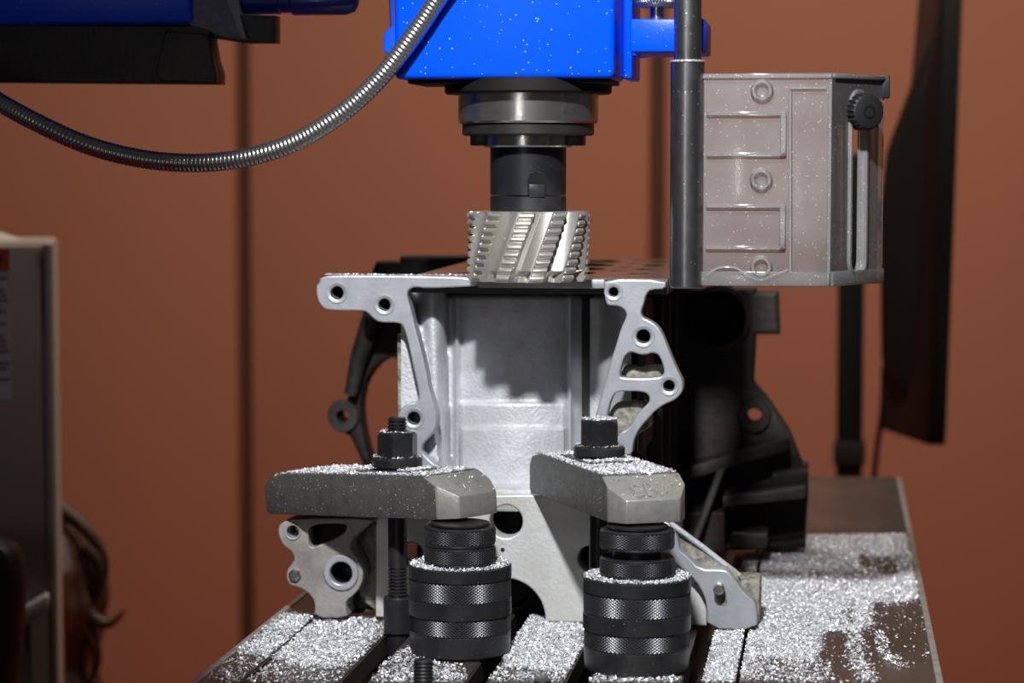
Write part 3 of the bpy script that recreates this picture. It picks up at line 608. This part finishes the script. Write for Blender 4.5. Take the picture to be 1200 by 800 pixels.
zb_c = ZD + 0.0004; zt_c = za(248.5)
ct = thing('milling_cutter', 'wide shell roughing cutter with slanted wavy teeth resting on the deck', 'milling cutter', (AX.x, AX.y, zb_c))
def cutter_me():
    R = 74.5 / F * 1.745; Hh = zt_c - zb_c; nt_ = 11; nu, nv = 616, 150; V = []
    hel = 0.86 / R / (Hh / 0.0555)   # radians per metre of height, leaning to the upper right
    for j in range(nv):
        z = Hh * j / (nv - 1)
        for i in range(nu):
            a = 2 * PI * i / nu
            p = ((a - 0.45 * z / Hh + 0.30) * nt_ / (2 * PI)) % 1.0
            zp = ((z / Hh * 9.0) + 0.0) % 1.0
            scal = abs(math.sin(PI * zp)) ** 0.6       # round crests, sharp roots
            if p < 0.40:   # serrated land
                r = R - 0.0004 - (1 - scal) * 0.0030
            elif p < 0.46: r = R - 0.0025 - 0.0037 * (p - 0.40) / 0.06
            elif p < 0.62: r = R - 0.0062
            elif p < 0.93: r = R - 0.0062 + 0.0049 * ((p - 0.62) / 0.31) ** 0.85
            else: r = R - 0.0013
            if z < 0.0085 and 0.42 < p < 0.95: r -= 0.010 * min(1, (0.0085 - z) / 0.004) * min(1, (p - .42) * 2)
            V.append((AX.x + r * math.cos(a), AX.y + r * math.sin(a), zb_c + z))
    me = bpy.data.meshes.new('cut'); fs = []
    for j in range(nv - 1):
        for i in range(nu):
            k = (i + 1) % nu; fs.append((j * nu + i, j * nu + k, (j + 1) * nu + k, (j + 1) * nu + i))
    fs.append(tuple(range(nu))[::-1]); fs.append(tuple(range((nv - 1) * nu, nv * nu)))
    me.from_pydata(V, [], fs); me.update(); return me
link('toothed_body', cutter_me(), 'tool_steel', ct, 28)
lathe('cutter_hub', [(ra + 0.001, 0.0), (ra + 0.0045, 0.0), (ra + 0.005, 0.0007), (ra + 0.004, 0.0009), (ra + 0.001, 0.0009)], (AX.x, AX.y, zt_c - 0.0005), 'tool_steel', ct, 64)

# ============================================================ CHIP GUARD
YG = 1.70
gp = P(805, 337, YG); gr = 19.8 / F * YG
cg = thing('chip_guard', 'clear plastic chip guard hinged on a black upright rod beside the cutter', 'chip guard', (gp.x, YG, gp.z))
rodx = P(805, 200, YG).x
zt = P(805, 72, YG).z - gp.z
lathe('sleeve', [(0, 0), (gr - 0.001, 0), (gr, 0.001), (gr, zt - 0.001), (gr - 0.001, zt), (0, zt)], (rodx, YG, gp.z), 'rod_black', cg, 48)
lathe('sleeve_rim', [(gr - 0.003, zt - 0.0006), (gr + 0.0004, zt - 0.0004), (gr + 0.0004, zt + 0.0008), (gr - 0.003, zt + 0.0012)], (rodx, YG, gp.z), 'chips_bed', cg, 48)
lathe('rod', [(0, zt), (gr * 0.81, zt), (gr * 0.81, zt + 0.16), (0, zt + 0.16)], (rodx, YG, gp.z), 'rod_black', cg, 48)
za_, zb_ = P(890, 86, YG).z, P(890, 335, YG).z
x0, x1 = rodx + gr * 0.8, P(972, 200, YG).x
xs = P(1032, 200, 1.762).x; ys = 1.762; th = 0.0035
panel = box('front_panel', (x0, YG - th / 2, zb_), (x1, YG + th / 2, za_), 'clear_plastic', cg, 0.0008)
# angled side panel with a slot
sd = Vector((xs - x1, ys - YG, 0)); sl_ = sd.length; sdn = sd.normalized(); hgt = za_ - zb_
u0, u1 = 0.36 * sl_, 0.62 * sl_; w0, w1 = hgt * 0.115, hgt * 0.845
um, ur = (u0 + u1) / 2, (u1 - u0) / 2
lp = [(um + ur * math.cos(q), w1 + ur * math.sin(q)) for q in [PI * k / 10 for k in range(11)]] + [(um + ur * math.cos(q), w0 - ur * math.sin(q)) for q in [PI - PI * k / 10 for k in range(11)]]
me = fill_me([[(0, 0), (sl_, 0), (sl_, hgt), (0, hgt)], lp], th, 0.0006)
Rm = Matrix((sdn, Vector((0, 0, 1)), sdn.cross(Vector((0, 0, 1))))).transposed().to_4x4(); Mg = Matrix.Translation((x1, YG, zb_)) @ Rm
me.transform(Mg); side = link('side_panel', me, 'clear_side', cg, 30)
lp2 = lambda e: [(um + (ur + e) * math.cos(q), w1 + (ur + e) * math.sin(q)) for q in [PI * k / 10 for k in range(11)]] + [(um + (ur + e) * math.cos(q), w0 - (ur + e) * math.sin(q)) for q in [PI - PI * k / 10 for k in range(11)]]
me = fill_me([lp2(0.0035), lp2(0.0)], 0.008, 0.0008); me.transform(Mg); link('slot_rim', me, 'clear_edge', side, 30)
# return flange, rims, raised panels, bosses
box('back_flange', (xs - 0.002, ys, zb_ + 0.012), (xs + 0.002, ys + 0.03, za_), 'clear_side', cg, 0.0008)
box('top_rim', (x0, YG - 0.004, za_ - 0.0035), (x1 + 0.001, YG + 0.004, za_), 'clear_edge', panel, 0.0008)
box('bottom_rim', (x0, YG - 0.005, zb_), (x1 + 0.001, YG + 0.004, zb_ + 0.0105), 'clear_plastic', panel, 0.0012)
for zz_, hh in ((zb_, 0.0105), (za_ - 0.0035, 0.0035)):
    mid = (Vector((x1, YG, 0)) + Vector((xs, ys, 0))) / 2; a = math.atan2(sd.y, sd.x)
    box('side_rim', (mid.x - sl_ / 2, mid.y - 0.004, zz_), (mid.x + sl_ / 2, mid.y + 0.004, zz_ + hh), 'clear_edge' if hh < 0.005 else 'clear_plastic', side, 0.0008, rot=Matrix.Rotation(a, 4, 'Z'))
tube('bend_edge', [(x1, YG - 0.0012, zb_), (x1, YG - 0.0012, za_)], 0.0016, 'clear_edge', panel, 10)
for ya, yb in ((131, 183), (239, 292)):
    zA, zB = P(860, ya, YG).z, P(860, yb, YG).z; xA = x0 + 0.004; xB = P(921, 200, YG).x
    bm = bmesh.new(); e = 0.0026; f0, f1 = YG - 0.0052, YG - 0.0012
    box_bm(bm, (xA, f0, zB), (xB, f1, zB + e), 0.0009); box_bm(bm, (xA, f0, zA - e), (xB, f1, zA), 0.0009); box_bm(bm, (xB - e * 1.6, f0, zB), (xB, f1, zA), 0.0009)
    link('raised_frame', bm2me(bm), 'clear_edge', panel, 30)
tube('panel_ridge', [P(926, 104, YG - 0.003), P(926, 320, YG - 0.003)], 0.0011, 'clear_edge', panel, 8)
tube('panel_ridge', [P(926, 103, YG - 0.003), P(968, 103, YG - 0.003)], 0.0011, 'clear_edge', panel, 8)
for px, py in ((893, 106), (892, 210), (892, 312)):
    lathe('boss', [(0.0038, 0.003), (0.0038, -0.002), (0.0052, -0.0062), (0.0068, -0.0062), (0.0080, -0.004), (0.0083, 0.001)], P(px, py, YG), 'clear_edge', panel, 32, (0, 1, 0))
tube('wave_rib', spline([P(828, 322, YG - 0.004), P(842, 314, YG - 0.004), P(862, 314, YG - 0.004), P(878, 324, YG - 0.004), P(892, 328, YG - 0.004), P(908, 322, YG - 0.004), P(924, 316, YG - 0.004)], 6), 0.001, 'clear_edge', panel, 8)
box('corner_clip', (xs - 0.004, ys - 0.003, za_ - 0.016), (xs + 0.006, ys + 0.012, za_ + 0.0008), 'black_rubber', cg, 0.001)
# knob
kax = Vector((0.50, -0.86, 0.0)).normalized(); kcn = P(1006, 131, 1.728)
kr = 20.5 / F * 1.72; kb = bmesh.new(); V = []; nn = 120; M3 = frame_axes(kax)
lv = [(0.0, 0.86), (0.0, 1.0), (0.0125, 1.0), (0.0142, 0.95), (0.0148, 0.86)]
for z, f in lv:
    for i in range(nn):
        a = 2 * PI * i / nn; rr = kr * f * (1 + (0.045 * (1 if math.sin(a * 22) > 0 else -1) if f == 1.0 else 0))
        V.append(kcn + M3 @ Vector((rr * math.cos(a), rr * math.sin(a), z)))
me = grid_me(V, nn, len(lv), True); bm = bmesh.new(); bm.from_mesh(me); bmesh.ops.contextual_create
bm.verts.ensure_lookup_table(); bm.faces.new(bm.verts[:nn][::-1]); bm.faces.new(bm.verts[-nn:])
kn = link('knob', bm2me(bm), 'black_rubber', cg, 30)
lathe('knob_socket', [(0.0048, 0.0), (0.0048, 0.0004), (0.0036, 0.0006), (0.0030, -0.001), (0, -0.001)], kcn + kax * 0.0149, 'black', kn, 24, tuple(kax))
lathe('knob_bolt', [(0.004, -0.02), (0.004, 0.001), (0, 0.001)], kcn, 'steel_dark', kn, 20, tuple(kax))

# ============================================================ BACKGROUND THINGS
# wall-side monitor seen edge-on, on a post
pf = P(995, 550, 3.32)
st = thing('monitor_stand', 'slim black floor post behind the far end of the machine table', 'stand', (pf.x, 3.32, 0))
box('post', (pf.x - 0.018, 3.30, 0.02), (pf.x + 0.018, 3.34, P(995, 180, 3.32).z), 'tv_black', st, 0.004)
box('foot_plate', (pf.x - 0.22, 3.14, 0.0), (pf.x + 0.22, 3.5, 0.02), 'tv_black', st, 0.004)
box('collar', (pf.x - 0.022, 3.296, P(995, 543, 3.32).z), (pf.x + 0.022, 3.344, P(995, 516, 3.32).z), 'steel_dark', st, 0.002)
box('mount_arm', (pf.x + 0.01, 3.29, P(995, 270, 3.32).z), (P(1040, 250, 3.2).x, 3.33, P(995, 235, 3.32).z), 'tv_black', st, 0.004)
n_t, n_b = P(1129, -40, 3.0), P(1108, 522, 3.0); f_t, f_b = P(1088, -5, 3.24), P(1044, 503, 3.2)
mo = thing('monitor', 'large black display screen seen nearly edge-on beside the guard', 'monitor', n_b)
dx = Vector((-0.022, 0.004, 0))
hull('frame', [n_t, n_b, f_t, f_b, n_t + dx, n_b + dx, f_t + dx * 0.6, f_b + dx * 0.6], 'tv_black', mo, 0.002)
scr = Vector((0.0016, -0.0006, 0)); c4 = (n_t + n_b + f_t + f_b) / 4
hull('screen', [c4 + (p - c4) * 0.95 + scr for p in (n_t, n_b, f_t, f_b)] + [c4 + (p - c4) * 0.95 + scr * 0.2 for p in (n_t, n_b, f_t, f_b)], 'screen', mo)
bk = [P(1093, 28, 3.17), P(1075, 78, 3.16), P(1054, 150, 3.13), P(1038, 178, 3.13), P(1030, 245, 3.13), P(1032, 420, 3.13), P(1042, 470, 3.14)]
hull('back_cover', bk + [p + Vector((0.012, 0.10, 0)) for p in bk] + [P(1108, 40, 3.03), P(1104, 470, 3.03), P(1095, 30, 3.05), P(1090, 480, 3.05)], 'tv_back', mo, 0.006)
tube('cable', spline([P(1036, 430, 3.2), P(1034, 480, 3.24), P(1026, 540, 3.28), P(1018, 640, 3.31), P(1012, 760, 3.33)], 6), 0.004, 'tv_black', mo, 8)
# cabinet
YC = 2.3; cx1 = P(65, 500, YC).x; ztop = P(40, 284, YC).z
cb = thing('control_cabinet', 'grey sheet-metal control cabinet with a red-headed notice on its door', 'cabinet', (cx1, YC, 0))
box('body', (cx1 - 0.6, YC + 0.012, 0.0), (cx1, YC + 0.20, ztop), 'cabinet', cb, 0.006)
door = box('door', (cx1 - 0.59, YC, P(40, 690, YC).z), (P(53, 500, YC).x, YC + 0.012, ztop - 0.003), 'cabinet', cb, 0.003)
box('corner_post', (P(54, 500, YC).x, YC - 0.002, 0.02), (cx1, YC + 0.013, ztop - 0.001), 'cabinet', cb, 0.003)
lathe('cable_hood', [(0.07, 0), (0.07, 0.006), (0.05, 0.013), (0, 0.016)], P(-14, 285, YC + 0.1) + Vector((0, 0, -0.001)), 'cabinet_light', cb, 32)
lo_w, hi_w = P(8, 800, YC - 0.0).z - 0.3, P(8, 690, YC).z
ledge = [P(0, 722, YC - 0.03), P(44, 697, YC - 0.03), P(47, 700, YC - 0.03), P(46, 712, YC - 0.03), P(38, 722, YC - 0.03), P(0, 742, YC - 0.03)]
hull('tray_ledge', [p + Vector((0, d, 0)) for p in ledge for d in (0, 0.035)] + [P(-60, 756, YC - 0.03) + Vector((0, d, 0)) for d in (0, 0.035)] + [P(-60, 776, YC - 0.03) + Vector((0, d, 0)) for d in (0, 0.035)], 'cabinet_light', cb, 0.002)
box('lower_window', (cx1 - 0.58, YC + 0.004, lo_w), (P(38, 760, YC).x, YC + 0.013, hi_w - 0.02), 'cabinet_glass', cb, 0.001)
nl, nr = cx1 - 0.14, P(16.5, 380, YC).x
nz0, nz1 = P(10, 466, YC).z, P(10, 289, YC).z
nt_ = box('notice', (nl, YC - 0.0012, nz0), (nr, YC + 0.0004, nz1), 'paper', door)
rz = P(10, 317, YC).z
box('notice_heading', (nl + 0.0008, YC - 0.002, rz), (nr - 0.0012, YC - 0.001, nz1 - 0.001), 'label_red', nt_)
box('notice_mark', (nl + 0.06, YC - 0.0026, P(10, 308, YC).z), (P(5.5, 300, YC).x, YC - 0.0018, P(10, 299, YC).z), 'ink', nt_)
for py, xe in ((325, 12), (339, 8), (345, 11), (351, 12), (364, 10), (378, 11), (392, 8), (398, 11), (404, 11), (410, 13), (424, 14), (430, 12), (443, 15)):
    z = P(10, py, YC).z; box('notice_line', (nl + 0.006, YC - 0.0018, z - 0.0011), (P(xe, py, YC).x, YC - 0.001, z + 0.0011), 'ink', nt_)
cb.rotation_euler.z = math.radians(17)
# black chair back in front of the cabinet
ch = thing('office_chair', 'black padded chair whose rounded back edge stands against the cabinet', 'chair', (P(-60, 700, 2.12).x, 2.12, 0))
cxr = P(17.5, 700, 2.1).x
bo = [(17, 700), (16, 670), (10, 648), (0, 638), (-30, 630), (-120, 628), (-190, 640), (-205, 680), (-205, 800), (-195, 920), (-20, 920), (2, 860), (12, 780)]
plate('backrest', bo, [], 2.1, 0.05, 'tv_black', ch, bev=0.015, soft=1)
cx = P(-95, 800, 2.1).x; bz = P(0, 920, 2.1).z
box('back_post', (cx - 0.03, 2.105, 0.45), (cx + 0.03, 2.13, bz + 0.06), 'black_rubber', ch, 0.006)
box('seat', (cx - 0.14, 1.72, 0.44), (cx + 0.14, 2.10, 0.51), 'black_rubber', ch, 0.02)
lathe('gas_spring', [(0.025, 0.06), (0.025, 0.44)], (cx, 1.92, 0), 'black_rubber', ch, 20)
for kk in range(5):
    a = kk * 2 * PI / 5; d = Vector((math.cos(a), math.sin(a), 0))
    tube('base_leg', [Vector((cx, 1.92, 0.07)), Vector((cx, 1.92, 0.05)) + d * 0.2, Vector((cx, 1.92, 0.012)) + d * 0.23], [0.02, 0.015, 0.012], 'black_rubber', ch, 8)
# person behind the cabinet: only the hair shows
hcx = P(25, 665, 2.78); hx, hy, hz = hcx.x, 2.78, hcx.z
ps = thing('person', 'person sitting behind the cabinet, only reddish brown wavy hair showing', 'person', (hx, hy, 0))
me = bpy.data.meshes.new('body')
J = [(0, 0, 0.50, .12), (0, -.02, .62, .115), (0, -.03, .68, .125), (0, -.02, .80, .05), (0, -.03, .90, .045), (0, -.035, hz - 0.03, .07), (0, -.03, hz + 0.04, .078),
     (-.15, -.03, .70, .045), (-.19, -.10, .56, .04), (-.12, -.28, .56, .032), (-.08, -.34, .56, .028), (.15, -.03, .70, .045), (.19, -.10, .56, .04), (.12, -.28, .56, .032), (.08, -.34, .56, .028),
     (-.09, -.05, .48, .085), (-.11, -.40 + .3, .47, .08), (-.11, -.22, .46, .065), (-.11, -.24, .10, .045), (-.11, -.30, .03, .035), (.09, -.05, .48, .085), (.11, -.10, .47, .08), (.11, -.22, .46, .065), (.11, -.24, .10, .045), (.11, -.30, .03, .035)]
E_ = [(0, 1), (1, 2), (2, 3), (3, 4), (4, 5), (5, 6), (2, 7), (7, 8), (8, 9), (9, 10), (2, 11), (11, 12), (12, 13), (13, 14), (0, 15), (15, 16), (16, 17), (17, 18), (18, 19), (0, 20), (20, 21), (21, 22), (22, 23), (23, 24)]
me.from_pydata([(x * .8, -y, z) for x, y, z, r in J], E_, [])
bo_ = bpy.data.objects.new('body', me); COL.objects.link(bo_)
md = bo_.modifiers.new('s', 'SKIN'); md.use_smooth_shade = True
for v, j in zip(me.skin_vertices[0].data, J): v.radius = (j[3] * .9, j[3] * .9)
me.skin_vertices[0].data[0].use_root = True
bo_.modifiers.new('d', 'SUBSURF').levels = 2
m2 = bpy.data.meshes.new_from_object(bo_.evaluated_get(bpy.context.evaluated_depsgraph_get())); bpy.data.objects.remove(bo_)
m2.transform(Matrix.Translation((hx, hy, 0))); m2.materials.clear()
body = link('body', m2, 'cloth_dark', ps, 80)
def hair_me():
    nu, nv = 64, 60; V = []
    for j in range(nv):
        t = j / (nv - 1); z = hz + 0.085 - t * 0.34
        # outline radius of the hair, from crown down over the curls
        rz_ = np.interp(t, [0, .04, .12, .24, .36, .48, .60, .68, .80, .92, 1], [0.004, .046, .074, .098, .104, .094, .082, .088, .084, .07, .012])
        for i in range(nu):
            a = 2 * PI * i / nu
            w = 1 + 0.035 * math.sin(9 * a + 6 * t) + 0.02 * math.sin(17 * a - 9 * t) + 0.02 * math.sin(5 * a + 25 * t)
            V.append((hx + rz_ * w * math.cos(a), hy + rz_ * w * 1.05 * math.sin(a) + 0.01, z))
    me = grid_me(V, nu, nv, True); return me
hr = link('hair', hair_me(), 'hair', ps, 80)
lw = lambda pts, r: tube('hair_lock', spline([P(x, y, 2.76) for x, y in pts], 6), np.linspace(r, r * 0.15, (len(pts) - 1) * 6 + 1), 'hair', hr, 10)
lw([(92, 700), (108, 722), (124, 730), (136, 726), (146, 714)], 0.012); lw([(70, 596), (92, 612), (112, 634), (124, 662), (120, 690)], 0.012)
lw([(76, 640), (90, 662), (100, 690), (104, 715), (112, 745)], 0.014); lw([(70, 715), (92, 728), (108, 750), (114, 775), (104, 805)], 0.014); lw([(100, 640), (116, 660), (117, 690), (104, 712), (96, 740)], 0.011)
sto = thing('stool', 'plain dark stool under the person behind the cabinet', 'stool', (hx, hy, 0))
lathe('seat', [(0, 0.34), (0.15, 0.34), (0.155, 0.35), (0.155, 0.37), (0, 0.375)], (hx, hy, 0), 'cloth_dark', sto, 32)
for sx in (-1, 1):
    for sy in (-1, 1): tube('leg', [(hx + sx * .13, hy + sy * .13, 0.0), (hx + sx * .1, hy + sy * .1, 0.345)], 0.012, 'tv_black', sto, 8)

# ============================================================ CHIPS
def inside(poly, x, y):
    c = np.zeros(len(x), bool)
    for (x1_, y1_), (x2_, y2_) in zip(poly, poly[1:] + poly[:1]):
        m = ((y1_ > y) != (y2_ > y)) & (x < (x2_ - x1_) * (y - y1_) / (y2_ - y1_ + 1e-12) + x1_); c ^= m
    return c
def scatter_px(poly_px, dens, holes=(), edge=0.0):
    """points on the table top inside a pixel outline; dens per square metre"""
    poly = [tuple(PZ(*p)[:2]) for p in poly_px]; hs = [[tuple(PZ(*p)[:2]) for p in h] for h in holes]
    a = np.array(poly); mn, mx = a.min(0), a.max(0); n = int(dens * np.prod(mx - mn))
    q = mn + RNG.random((n, 2)) * (mx - mn); k = inside(poly, q[:, 0], q[:, 1])
    for h in hs: k &= ~(inside(h, q[:, 0], q[:, 1]) & (RNG.random(n) > 0.04))
    q = q[k]; q = q + RNG.normal(0, edge, q.shape)
    ok = np.zeros(len(q), bool)                 # nothing lies over the open slots
    for s0, s1 in cuts: ok |= (q[:, 0] > s0 + .0008) & (q[:, 0] < s1 - .0008)
    return np.c_[q[ok], np.full(ok.sum(), T)]
def chip_object(name, pts, size, m, lift, label=None, parent=None):
    n = len(pts); L = size * (0.5 + RNG.random(n) * 1.1); Wd = L * (0.22 + 0.3 * RNG.random(n))
    a = RNG.random(n) * 2 * PI; tl = RNG.normal(0, 0.45, n); ro = RNG.normal(0, 0.7, n)
    d = np.c_[np.cos(a) * np.cos(tl), np.sin(a) * np.cos(tl), np.sin(tl)]
    s = np.cross(d, [0, 0, 1.0]); s /= np.linalg.norm(s, axis=1)[:, None]; u = np.cross(s, d)
    w = s * np.cos(ro)[:, None] + u * np.sin(ro)[:, None]; nn_ = np.cross(d, w)
    c = pts + np.c_[np.zeros(n), np.zeros(n), 0.0004 + RNG.random(n) * lift]
    V = []
    for t, b in ((-0.5, 0.0), (0.0, 0.22), (0.5, 0.0)):
        for e in (-0.5, 0.5): V.append(c + d * (L * t)[:, None] + w * (Wd * e)[:, None] + nn_ * (L * b)[:, None])
    V = np.stack(V, 1).reshape(-1, 3); V[:, 2] = np.maximum(V[:, 2], np.repeat(pts[:, 2] + 0.0001, 6))
    base = (np.arange(n) * 6)[:, None]; fc = np.concatenate([base + [0, 1, 3, 2], base + [2, 3, 5, 4]], 0).astype(np.int32)
    me = bpy.data.meshes.new('chips'); me.vertices.add(len(V)); me.vertices.foreach_set('co', V.ravel())
    me.loops.add(fc.size); me.loops.foreach_set('vertex_index', fc.ravel()); me.polygons.add(len(fc))
    me.polygons.foreach_set('loop_start', np.arange(0, fc.size, 4, dtype=np.int32)); me.update(calc_edges=True)
    o = link(name, me, m, parent); o['kind'] = 'stuff'
    if label: tag(o, label, 'metal chips')
    return o
h1 = [(1004, 652), (1018, 650), (1030, 655), (1052, 652), (1054, 674), (1036, 676), (1016, 668), (1000, 664)]
h2 = [(988, 714), (1000, 713), (1002, 732), (990, 738)]
R_dense = [(872, 655), (905, 640), (945, 629), (1060, 627), (1068, 665), (1078, 698), (1062, 707), (1018, 708), (1020, 733), (1005, 741), (962, 741), (960, 760), (952, 775), (900, 772), (885, 770), (868, 800), (828, 800), (832, 742), (888, 741), (892, 700)]
R_mid = [(872, 768), (955, 765), (980, 800), (866, 800)]
streak = [(990, 738), (1008, 738), (1012, 760), (1018, 780), (1030, 800), (1008, 800), (994, 770)]
streak2 = [(1026, 735), (1036, 745), (1040, 762), (1060, 780), (1058, 788), (1036, 772), (1028, 755)]
Lf = [(318, 733), (338, 719), (440, 728), (443, 745), (420, 768), (385, 785), (330, 775), (300, 766), (282, 765)]
L_sp = [(240, 800), (282, 757), (300, 760), (330, 772), (385, 782), (430, 760), (400, 800)]
Cn = [(598, 745), (620, 722), (682, 727), (682, 775), (662, 788), (590, 782)]
C_sp = [(432, 800), (448, 778), (478, 758), (500, 775), (545, 780), (548, 800)]
C_sp2 = [(585, 780), (665, 786), (660, 800), (570, 800)]; D_ = [(690, 800), (700, 790), (800, 795), (800, 800)]
P_r = np.concatenate([scatter_px(R_dense, 1.05e6, (h1, h2), 0.0025), scatter_px(R_mid, 2.6e5, (), 0.004), scatter_px(streak, 3.5e5, (), 0.002), scatter_px(streak2, 2.2e5, (), 0.002),
                      scatter_px([(900, 640), (1075, 625), (1090, 780), (900, 790)], 1.2e4)])
P_l = np.concatenate([scatter_px(Lf, 8.0e5, (), 0.004), scatter_px(L_sp, 1.3e5, (), 0.004)])
P_c = np.concatenate([scatter_px(Cn, 1.05e6, (), 0.002), scatter_px(C_sp, 2.5e5), scatter_px(C_sp2, 2e5), scatter_px(D_, 4e5), scatter_px([(810, 800), (828, 742), (870, 742), (862, 800)], 2.5e5)])
chip_object('metal_chips', P_r, 0.0019, 'chips', 0.0025, 'drift of bright aluminium chips beside the right foot of the block')
chip_object('metal_chips', P_l, 0.0020, 'chips', 0.0022, 'bright aluminium chips scattered over the table by the ringed foot')
chip_object('metal_chips', P_c, 0.0019, 'chips', 0.0018, 'bright aluminium chips on the table strips between the two jacks')
def on_clamp(C, n, n2, label):
    loc, L, Wd, H, ss, sl = C; pts = []
    for k in range(n):
        s = 0.010 + RNG.random() * (sl - 0.010); w = (RNG.random() - 0.5) * Wd * 0.96
        p = loc(s, w, H + (0.002 if abs(w) < 0.0185 and abs(s - ss) < 0.034 else 0.0) - (max(0, 0.022 - s) * 0.22))
        if abs(w) < 0.02 and abs(s - ss) < 0.02: continue
        pts.append(p)
    for k in range(n2):
        f = RNG.random(); s = sl + f * 0.026; w = (RNG.random() - 0.5) * (Wd * (1 - f) + 0.04 * f); pts.append(loc(s, w, H - f * 0.015 + 0.0004))
    chip_object('metal_chips', np.array([list(p) for p in pts]), 0.0018, 'chips', 0.0012, label)
on_clamp(C1, 5200, 40, 'fine bright chips lying along the top of the level clamp bar')
on_clamp(C2, 6500, 45, 'fine bright chips heaped along the top of the slanting clamp bar')
def on_ring(c, r0, r1, z, n, label, size=0.0016):
    a = RNG.random(n) * 2 * PI; r = np.sqrt(RNG.random(n) * (r1 * r1 - r0 * r0) + r0 * r0)
    chip_object('metal_chips', np.c_[c[0] + r * np.cos(a), c[1] + r * np.sin(a), np.full(n, z)], size, 'chips', 0.0008, label)
on_ring(J1, 0.0262, 0.0366, T + 0.0650, 1500, 'fine chips on the shoulder of the jack with closed rings')
on_ring(J2, 0.0266, 0.0372, T + 0.0660, 1500, 'fine chips on the shoulder of the jack with gapped rings')
on_ring(S1, 0.0085, 0.013, n1.z + 0.0022 + 0.0257, 160, 'sprinkle of chips on top of the nut around the threaded stud', 0.0013)
on_ring(S1, 0.0150, 0.0186, n1.z + 0.0022 + 0.0073, 160, 'sprinkle of chips on the flange of the nut under the threaded stud', 0.0012)
on_ring(S2, 0.0, 0.0128, n2.z + 0.0016 + 0.0268, 700, 'chips covering the closed top of the nut on the slanting bar', 0.0013)
on_ring(S2, 0.0150, 0.0186, n2.z + 0.0016 + 0.0073, 160, 'sprinkle of chips on the flange of the closed nut', 0.0012)
q = np.c_[P(380, 322, YB).x + RNG.random(420) * (P(552, 322, YB).x - P(380, 322, YB).x), YB + 0.001 + RNG.random(420) * 0.012, np.full(420, P(450, 323, YB).z)]
chip_object('metal_chips', q, 0.0013, 'chips', 0.0006, 'tiny chips along the top edge of the front flange')
